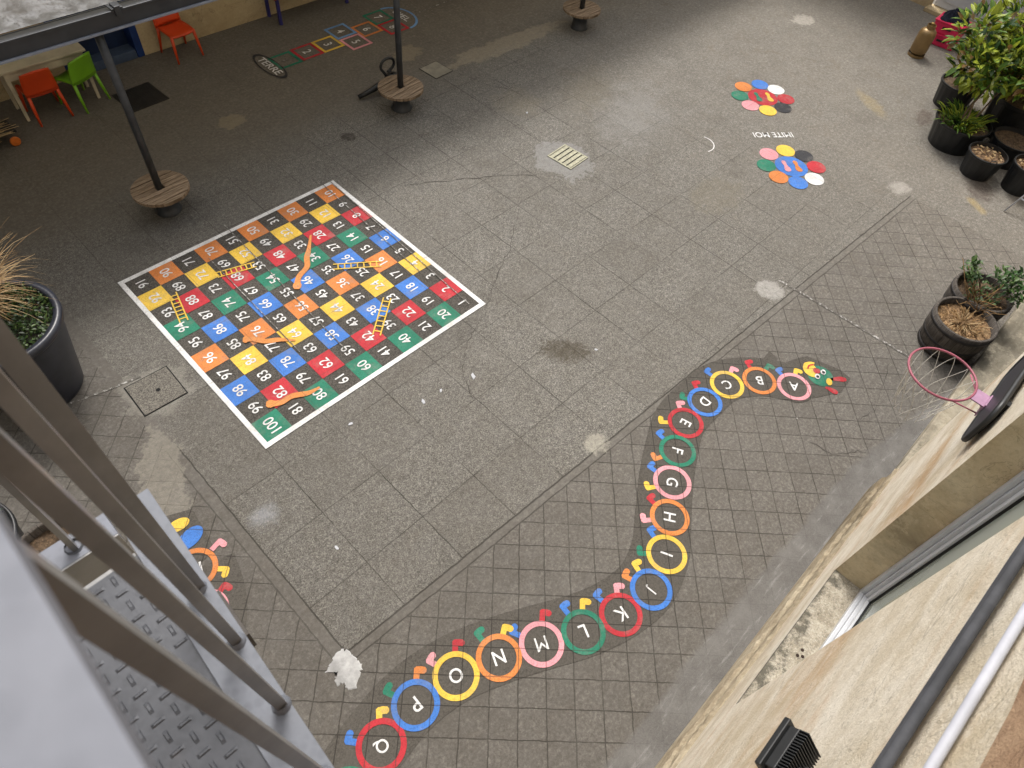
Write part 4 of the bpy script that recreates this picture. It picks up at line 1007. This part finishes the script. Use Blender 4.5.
def dry_grass(loc, nb, L, lean):
    m = MB()
    for _ in range(nb):
        a = U(0,2*PI); p = Vector((U(-.10,.10),U(-.10,.10),0)); d = (Vector((math.cos(a)*.55, math.sin(a)*.55, U(1.0,1.9)))+Vector(lean)*U(.1,1.1)).normalized()
        l = L*U(.5,1.15); side = d.cross(Vector((0,0,1))).normalized(); vs = []; k = 6; w = U(.006,.014); dr = U(.30,.85)
        for i in range(k+1):
            f = i/k; q = p+d*l*f-Vector((0,0,1))*l*f*f*dr; ww = w*(1-f)*.5+.0012; vs += [q+side*ww, q-side*ww]
        m.add(vs, [(2*i,2*i+1,2*i+3,2*i+2) for i in range(k)], random.choices((0,1,2), (3,3,1))[0], True)
    return m.build('dry_grass', M_straw, None, loc)
tag(dry_grass((-1.42,-.72,.84), 900, 1.35, (.35,.25,0)), 'shaggy dry ornamental grass in the large slate planter', 'grass')

# small leaf litter on the bare soils
for (x, y, r, z, nm) in ((10.70,-5.93,.24,.315,'small pot'),(10.83,-6.53,.22,.375,'pot at the photo edge')):
    m = MB()
    for _ in range(50):
        a = U(0,2*PI); q = r*math.sqrt(U(0,1)); m.leaf(Vector((x+q*math.cos(a),y+q*math.sin(a),z+U(0,.02))), Vector((U(-1,1),U(-1,1),U(-.1,.4))), Vector((0,0,1)), U(.03,.09), U(.015,.04), random.choice((0,0,1,2)))
    tag(m.build('leaf_litter', M_straw), 'dry fallen leaves lying on the soil of the '+nm, 'leaves')

# ------------------------------------------------------------------ far right bits
t = thing('gas_cylinder', 'brown gas cylinder with a brass valve standing in front of the pink boxes', 'gas cylinder', (13.50,-3.64,0), .4)
M_gas = plain('bronze_paint', (.27,.175,.075), .38, .15, 6, .35)
m = MB(); m.lathe([(.05,.04),(.12,.045),(.145,.08),(.15,.12),(.15,.40),(.14,.45),(.10,.49),(.04,.505)], 36, capb=True); m.build('body', M_gas, t)
m = MB(); m.lathe([(.148,0),(.150,.05)], 36); m.lathe([(.142,0),(.144,.05)], 36); m.lathe([(.142,0),(.148,0)], 36); m.build('foot_ring', M_gas, t)
m = MB(); m.lathe([(.075,.49),(.078,.56)], 24); m.lathe([(.070,.49),(.073,.56)], 24); m.lathe([(.073,.56),(.078,.56)], 24); m.build('collar', M_gas, t)
m = MB(); m.tube([(0,0,.50),(0,0,.575)], .02, 10); m.tube([(0,0,.55),(.055,0,.555)], .016, 10); m.lathe([(.03,.575),(.032,.595),(.01,.60)], 12, capt=True); m.build('valve', plain('brass', (.36,.25,.09), .4, .2, 8, .8), t)
M_pinkbox = plain('bright_pink_plastic', (.68,.025,.10), .4, .1, 3)
def crate(label, loc, rz, sx, sy, h):
    t = thing('storage_box', label, 'box', loc, rz, 'pink storage boxes by the white doors')
    m = MB(); m.bbox((-sx/2,-sy/2,0),(sx/2,sy/2,h*.86),.02); m.build('body', M_pinkbox, t)
    m = MB(); m.bbox((-sx/2-.015,-sy/2-.015,h*.87),(sx/2+.015,sy/2+.015,h),.012); m.build('lid', M_pinkbox, t)
    m = MB(); m.bbox((-sx/2-.018,-.08,h*.45),(-sx/2-.002,.08,h*.62),.006); m.build('handle', M_blackplastic, t); return t
crate('bright pink plastic box on the ground behind the gas cylinder, lower of two', (14.42,-3.74,0), .12, .42, .52, .2)
crate('bright pink plastic box stacked on the lower pink one, with dark cloth on top', (14.43,-3.74,.202), .06, .42, .52, .22)
m = MB(); nr, na = 8, 24; vs = []; fs = []
for i in range(nr+1):
    for k in range(na):
        a = 2*PI*k/na; q = .22*(i/nr)*(1+.18*math.sin(3*a)+.1*math.sin(5*a+1)); vs.append((q*math.cos(a), q*math.sin(a)*1.2, .17*(1-(i/nr)**2)+.03*math.sin(6*a+i)*(i/nr)*(1-i/nr)*4+U(-.02,.02)*(i<nr)*(i>0)+(.004 if i==nr else 0)))
fs = [(i*na+k,i*na+(k+1)%na,(i+1)*na+(k+1)%na,(i+1)*na+k) for i in range(nr) for k in range(na)]
m.add(vs, fs, 0, False); tag(m.build('dark_cloth', plain('navy_cloth', (.014,.016,.03), .85, .4, 14, 0, .2, .4, 25), None, (14.46,-3.74,.424)), 'crumpled navy cloth lying on the top pink box', 'cloth')
t = thing('folding_stand', 'thin pale metal folding stand legs beside the pots at the photo edge', 'stand', (10.35,-6.85,0))
M_alu = plain('aluminium_tube', (.55,.57,.62), .35, .1, 8, .5)
for a, b in (((-.25,.22,.01),(.25,-.05,.95)),((-.25,-.25,.01),(.25,-.5,.95))):
    m = MB(); m.tube([a,b], .013, 8); m.build('leg', M_alu, t)
m = MB(); m.tube([(-.14,.16,.22),(-.14,-.31,.22)], .010, 8); m.build('crossbar', M_alu, t)

# ------------------------------------------------------------------ left bits under the canopy edge
m = MB()
for _ in range(34):
    p = Vector((U(-.95,-.75),U(-.14,.14),U(.24,.40))); q = p+Vector((U(.75,1.08),U(-.14,.10),U(-.06,.06))); m.tube([p,p.lerp(q,.5)+rv()*.02,q], [.008,.007,.003], 5)
tag(m.build('stick_bundle', M_straw[0], None, (.03,3.10,0)), 'bundle of pale dry sticks poking in at the left edge', 'sticks')
t = thing('small_cart', 'low cart with orange wheels under the pale sticks at the left edge', 'cart', (-.136,3.37,0))
m = MB(); m.bbox((-.6,-.16,.16),(.44,.16,.20),.01); m.build('platform', M_blackplastic, t)
for x in (-.4,.36):
    for y in (-.18,.18):
        m = MB(); m.lathe([(.0,-.015),(.05,-.016),(.062,-.014),(.066,0),(.062,.014),(.05,.016),(0,.015)], 20, M=Matrix.Translation((x,y,.066)) @ Matrix.Rotation(PI/2,4,'X')); m.build('wheel', plain('orange_wheel_plastic', (.60,.15,.02), .4), t)

# white plaster splash, paper scraps
M_plasterw = cement('white_plaster', (.27,.27,.265), (.52,.52,.515))
def blob(c, pts, h, mat, name, label, cat_, group=None):
    m = MB(); k = len(pts); ins = [(p[0]*.94, p[1]*.94) for p in pts]
    m.add([(c[0]+x,c[1]+y,.002) for x,y in pts]+[(c[0]+x,c[1]+y,h) for x,y in ins], [tuple(range(k,2*k))]+[(i,(i+1)%k,k+(i+1)%k,k+i) for i in range(k)], 0, False)
    return tag(m.build(name, mat), label, cat_, group)
pw = [at(u,v) for u, v in ((333,657),(342,650),(349,651),(356,657),(362,664),(361,673),(356,688),(348,690),(344,682),(337,686),(335,679),(338,672),(331,672),(324,672),(330,666))]
pq = []
for i_, p_ in enumerate(pw):
    nx_ = pw[(i_+1) % len(pw)]
    for k_ in range(5): q_ = p_.lerp(nx_, k_/5); pq.append(q_+Vector((U(-.012,.012),U(-.012,.012),0)))
pw = pq
cw = sum(pw, Vector())/len(pw)
blob((cw.x,cw.y), [(p.x-cw.x,p.y-cw.y) for p in pw][::-1], .006, M_plasterw, 'plaster_splash', 'white plaster splash hardened on the ground near the stair', 'plaster')
M_paper = plain('white_paper', (.43,.44,.47), .8, .1)
for (x, y, s_, lab) in ((-.109,-4.302,.035,'paper scrap on the slabs above the white plaster splash'),(1.528,-3.594,.035,'paper scrap below the right corner of the board, in the middle of three'),(.796,-3.31,.028,'paper scrap close to the bottom edge of the board'),
                   (1.76,-3.6,.025,'paper scrap just right of the middle scrap below the board'),(2.152,-3.684,.045,'longer pale scrap farthest right of those below the board'),(3.467,-4.343,.025,'tiny white scrap beside the dark oil stain'),(6.278,-.488,.03,'white scrap on the open ground above the drain grate')):
    ra = U(0,PI); pts = [(s_*1.15*q*math.cos(a)*math.cos(ra)-s_*.6*q*math.sin(a)*math.sin(ra), s_*1.15*q*math.cos(a)*math.sin(ra)+s_*.6*q*math.sin(a)*math.cos(ra)) for a, q in [(2*PI*i/6+U(-.3,.3), U(.55,1.15)) for i in range(6)]]
    blob((x,y), pts, .008, M_paper, 'paper_scrap', 'small white '+lab, 'scrap', 'white scraps on the ground')

# ------------------------------------------------------------------ steel landing and railing close to the camera
LZ = 4.72
ld = thing('steel_landing', 'galvanised steel stair landing with checker plate floor, flat bar railing and pale handrail', 'stair landing', (-1.1,-6.6,LZ))
ox, oy = -1.1, -6.6
yaw = math.radians(2.2)
def LM(x, y, z): return (x-ox, y-oy, z-LZ)
# edge strip, slightly skewed like the photo's
def xo(y): return -1.0995 - (-5.979-y)*.047
m = MB(); y0, y1 = -7.45, -5.975
def prism(m, pts, z0, z1):
    k = len(pts); m.add([LM(x,y,z0) for x,y in pts]+[LM(x,y,z1) for x,y in pts], [tuple(range(k))[::-1],tuple(range(k,2*k))]+[(i,(i+1)%k,k+(i+1)%k,k+i) for i in range(k)])
prism(m, [(xo(y0),y0),(xo(y1),y1),(xo(y1)-.075,y1),(xo(y0)-.075,y0)], LZ-.010, LZ)
m.build('edge_strip', M_galv, ld)
m = MB(); prism(m, [(xo(y0)-.014,y0),(xo(-6.0)-.014,-6.0),(xo(-6.0)-.024,-6.0),(xo(y0)-.024,y0)], LZ-.20, LZ-.011); prism(m, [(xo(-6.33)+.005,-6.33),(xo(-6.22)+.004,-6.22),(xo(-6.22)-.013,-6.22),(xo(-6.33)-.013,-6.33)], LZ-.13, LZ-.06)
m.build('edge_channel', plain('dark_steel_edge', (.06,.052,.045), .6), ld)
m = MB(); prism(m, [(xo(y0)-.076,y0),(xo(-6.085)-.076,-6.085),(-2.35,-6.10),(-2.35,y0)], LZ-.014, LZ-.008)
zz = LZ-.008; pitch = .030
for i in range(38):
    for j in range(46):
        x = -1.205-i*pitch; y = -6.105-j*pitch
        if x > xo(y)-.09: continue
        L_2, W_2 = .0118, .0038
        if (i+j) % 2: L_2, W_2 = W_2, L_2
        a = (x-ox, y-oy, zz-LZ); hx, hy = L_2, W_2; tx, ty = hx*.62, hy*.42
        m.add([(a[0]-hx,a[1]-hy,a[2]),(a[0]+hx,a[1]-hy,a[2]),(a[0]+hx,a[1]+hy,a[2]),(a[0]-hx,a[1]+hy,a[2]),(a[0]-tx,a[1]-ty,a[2]+.0021),(a[0]+tx,a[1]-ty,a[2]+.0021),(a[0]+tx,a[1]+ty,a[2]+.0021),(a[0]-tx,a[1]+ty,a[2]+.0021)],
              [(4,5,6,7),(0,1,5,4),(1,2,6,5),(2,3,7,6),(3,0,4,7)])
m.build('checker_plate', M_deck, ld)
m = MB(); prism(m, [(xo(-6.085)-.078,-6.085),(-2.35,-6.10),(-2.35,-6.092),(xo(-6.085)-.078,-6.077)], LZ-.2, LZ-.009); m.build('end_fascia', M_bar, ld)
HR = 5.735
def bar(base, top, wx=.0185, wy=.013):
    m = MB(); (x0,y0,z0), (x1,y1,z1) = base, top; vs = []
    for (x,y,z) in ((x0,y0,z0),(x1,y1,z1)): vs += [LM(x+a*wx/2,y+b*wy/2,z) for a,b in ((-1,-1),(1,-1),(1,1),(-1,1))]
    m.add(vs, [(0,3,2,1),(4,5,6,7),(0,1,5,4),(1,2,6,5),(2,3,7,6),(3,0,4,7)]); b = m.build('baluster', M_bar, ld)
    m = MB(); m.lathe([(.017,0),(.015,.004),(.009,.008)], 10, LM(x0,y0,z0)); m.build('weld', M_galv, b)
for (bx, by, tx) in ((-1.133,-6.222,-1.135),(-1.134,-6.352,-1.158),(-1.137,-6.493,-1.172),(-1.150,-6.627,-1.182),(-1.165,-6.765,-1.195),(-1.178,-6.90,-1.205)):
    bar((bx,by,LZ), (tx,by-.004,HR-.012), .026 if by > -6.25 else .0180)
m = MB(); prism(m, [(-1.170,-7.45),(-1.155,-6.15),(-1.240,-6.15),(-1.255,-7.45)], HR-.012, HR+.004); m.build('handrail', M_rail, ld)
for y in (-6.2,-7.35):
    m = MB(); m.tube([LM(-2.28,y,LZ-.02), LM(-2.28,y,0)], .045, 10); m.build('support_post', M_bar, ld)
rt = thing('stair_side_rail', 'short galvanised strip with flat bars set just below the landing edge', 'railing', (-1.2,-5.88,4.53))
ox, oy, LZs = -1.2, -5.88, 4.53
def RM(x, y, z): return (x-ox, y-oy, z-LZs)
m = MB(); m.box(RM(-2.3,-5.905,4.50), RM(-1.195,-5.84,4.54)); m.build('strip', M_rail, rt)
m = MB(); m.box(RM(-2.3,-5.91,4.30), RM(-1.195,-5.906,4.54)); m.build('strip_flange', M_bar, rt)
for x in (-1.275,-1.41,-1.545,-1.68):
    m = MB(); m.box(RM(x-.006,-5.888,4.54), RM(x+.006,-5.858,5.62)); b = m.build('bar', M_bar, rt)
    m = MB(); m.lathe([(.02,0),(.017,.006)], 10, RM(x,-5.873,4.54)); m.build('weld', M_galv, b)
m = MB(); m.tube([RM(-2.28,-5.87,4.5), RM(-2.28,-5.87,0)], .04, 10); m.build('support_post', M_bar, rt)

# ------------------------------------------------------------------ light
W = bpy.data.worlds.new('World'); S.world = W; W.use_nodes = True
nt = W.node_tree; bg = nt.nodes['Background']
sky = nt.nodes.new('ShaderNodeTexSky'); sky.sky_type = 'NISHITA'; sky.sun_disc = False
SUN_EL, SUN_AZ = math.radians(58), math.radians(55)        # azimuth of the sun measured from +x towards +y
sky.sun_elevation = SUN_EL; sky.sun_rotation = math.radians(90)-SUN_AZ
sky.air_density = 1.6; sky.dust_density = 5; sky.ozone_density = .6
hs = nt.nodes.new('ShaderNodeHueSaturation'); hs.inputs['Saturation'].default_value = .45
nt.links.new(sky.outputs[0], hs.inputs['Color']); nt.links.new(hs.outputs[0], bg.inputs[0]); bg.inputs[1].default_value = .15
sl = bpy.data.lights.new('sun', 'SUN'); sl.energy = 1.4; sl.angle = math.radians(16); sl.color = (1,.965,.92)
so = bpy.data.objects.new('sun', sl); COL.objects.link(so)
d = Vector((math.cos(SUN_EL)*math.cos(SUN_AZ), math.cos(SUN_EL)*math.sin(SUN_AZ), math.sin(SUN_EL)))
so.rotation_euler = (-d).to_track_quat('-Z', 'Y').to_euler(); so.location = d*30
S.view_settings.view_transform = 'Standard'; S.view_settings.look = 'None'; S.view_settings.exposure = .70; S.view_settings.gamma = 1
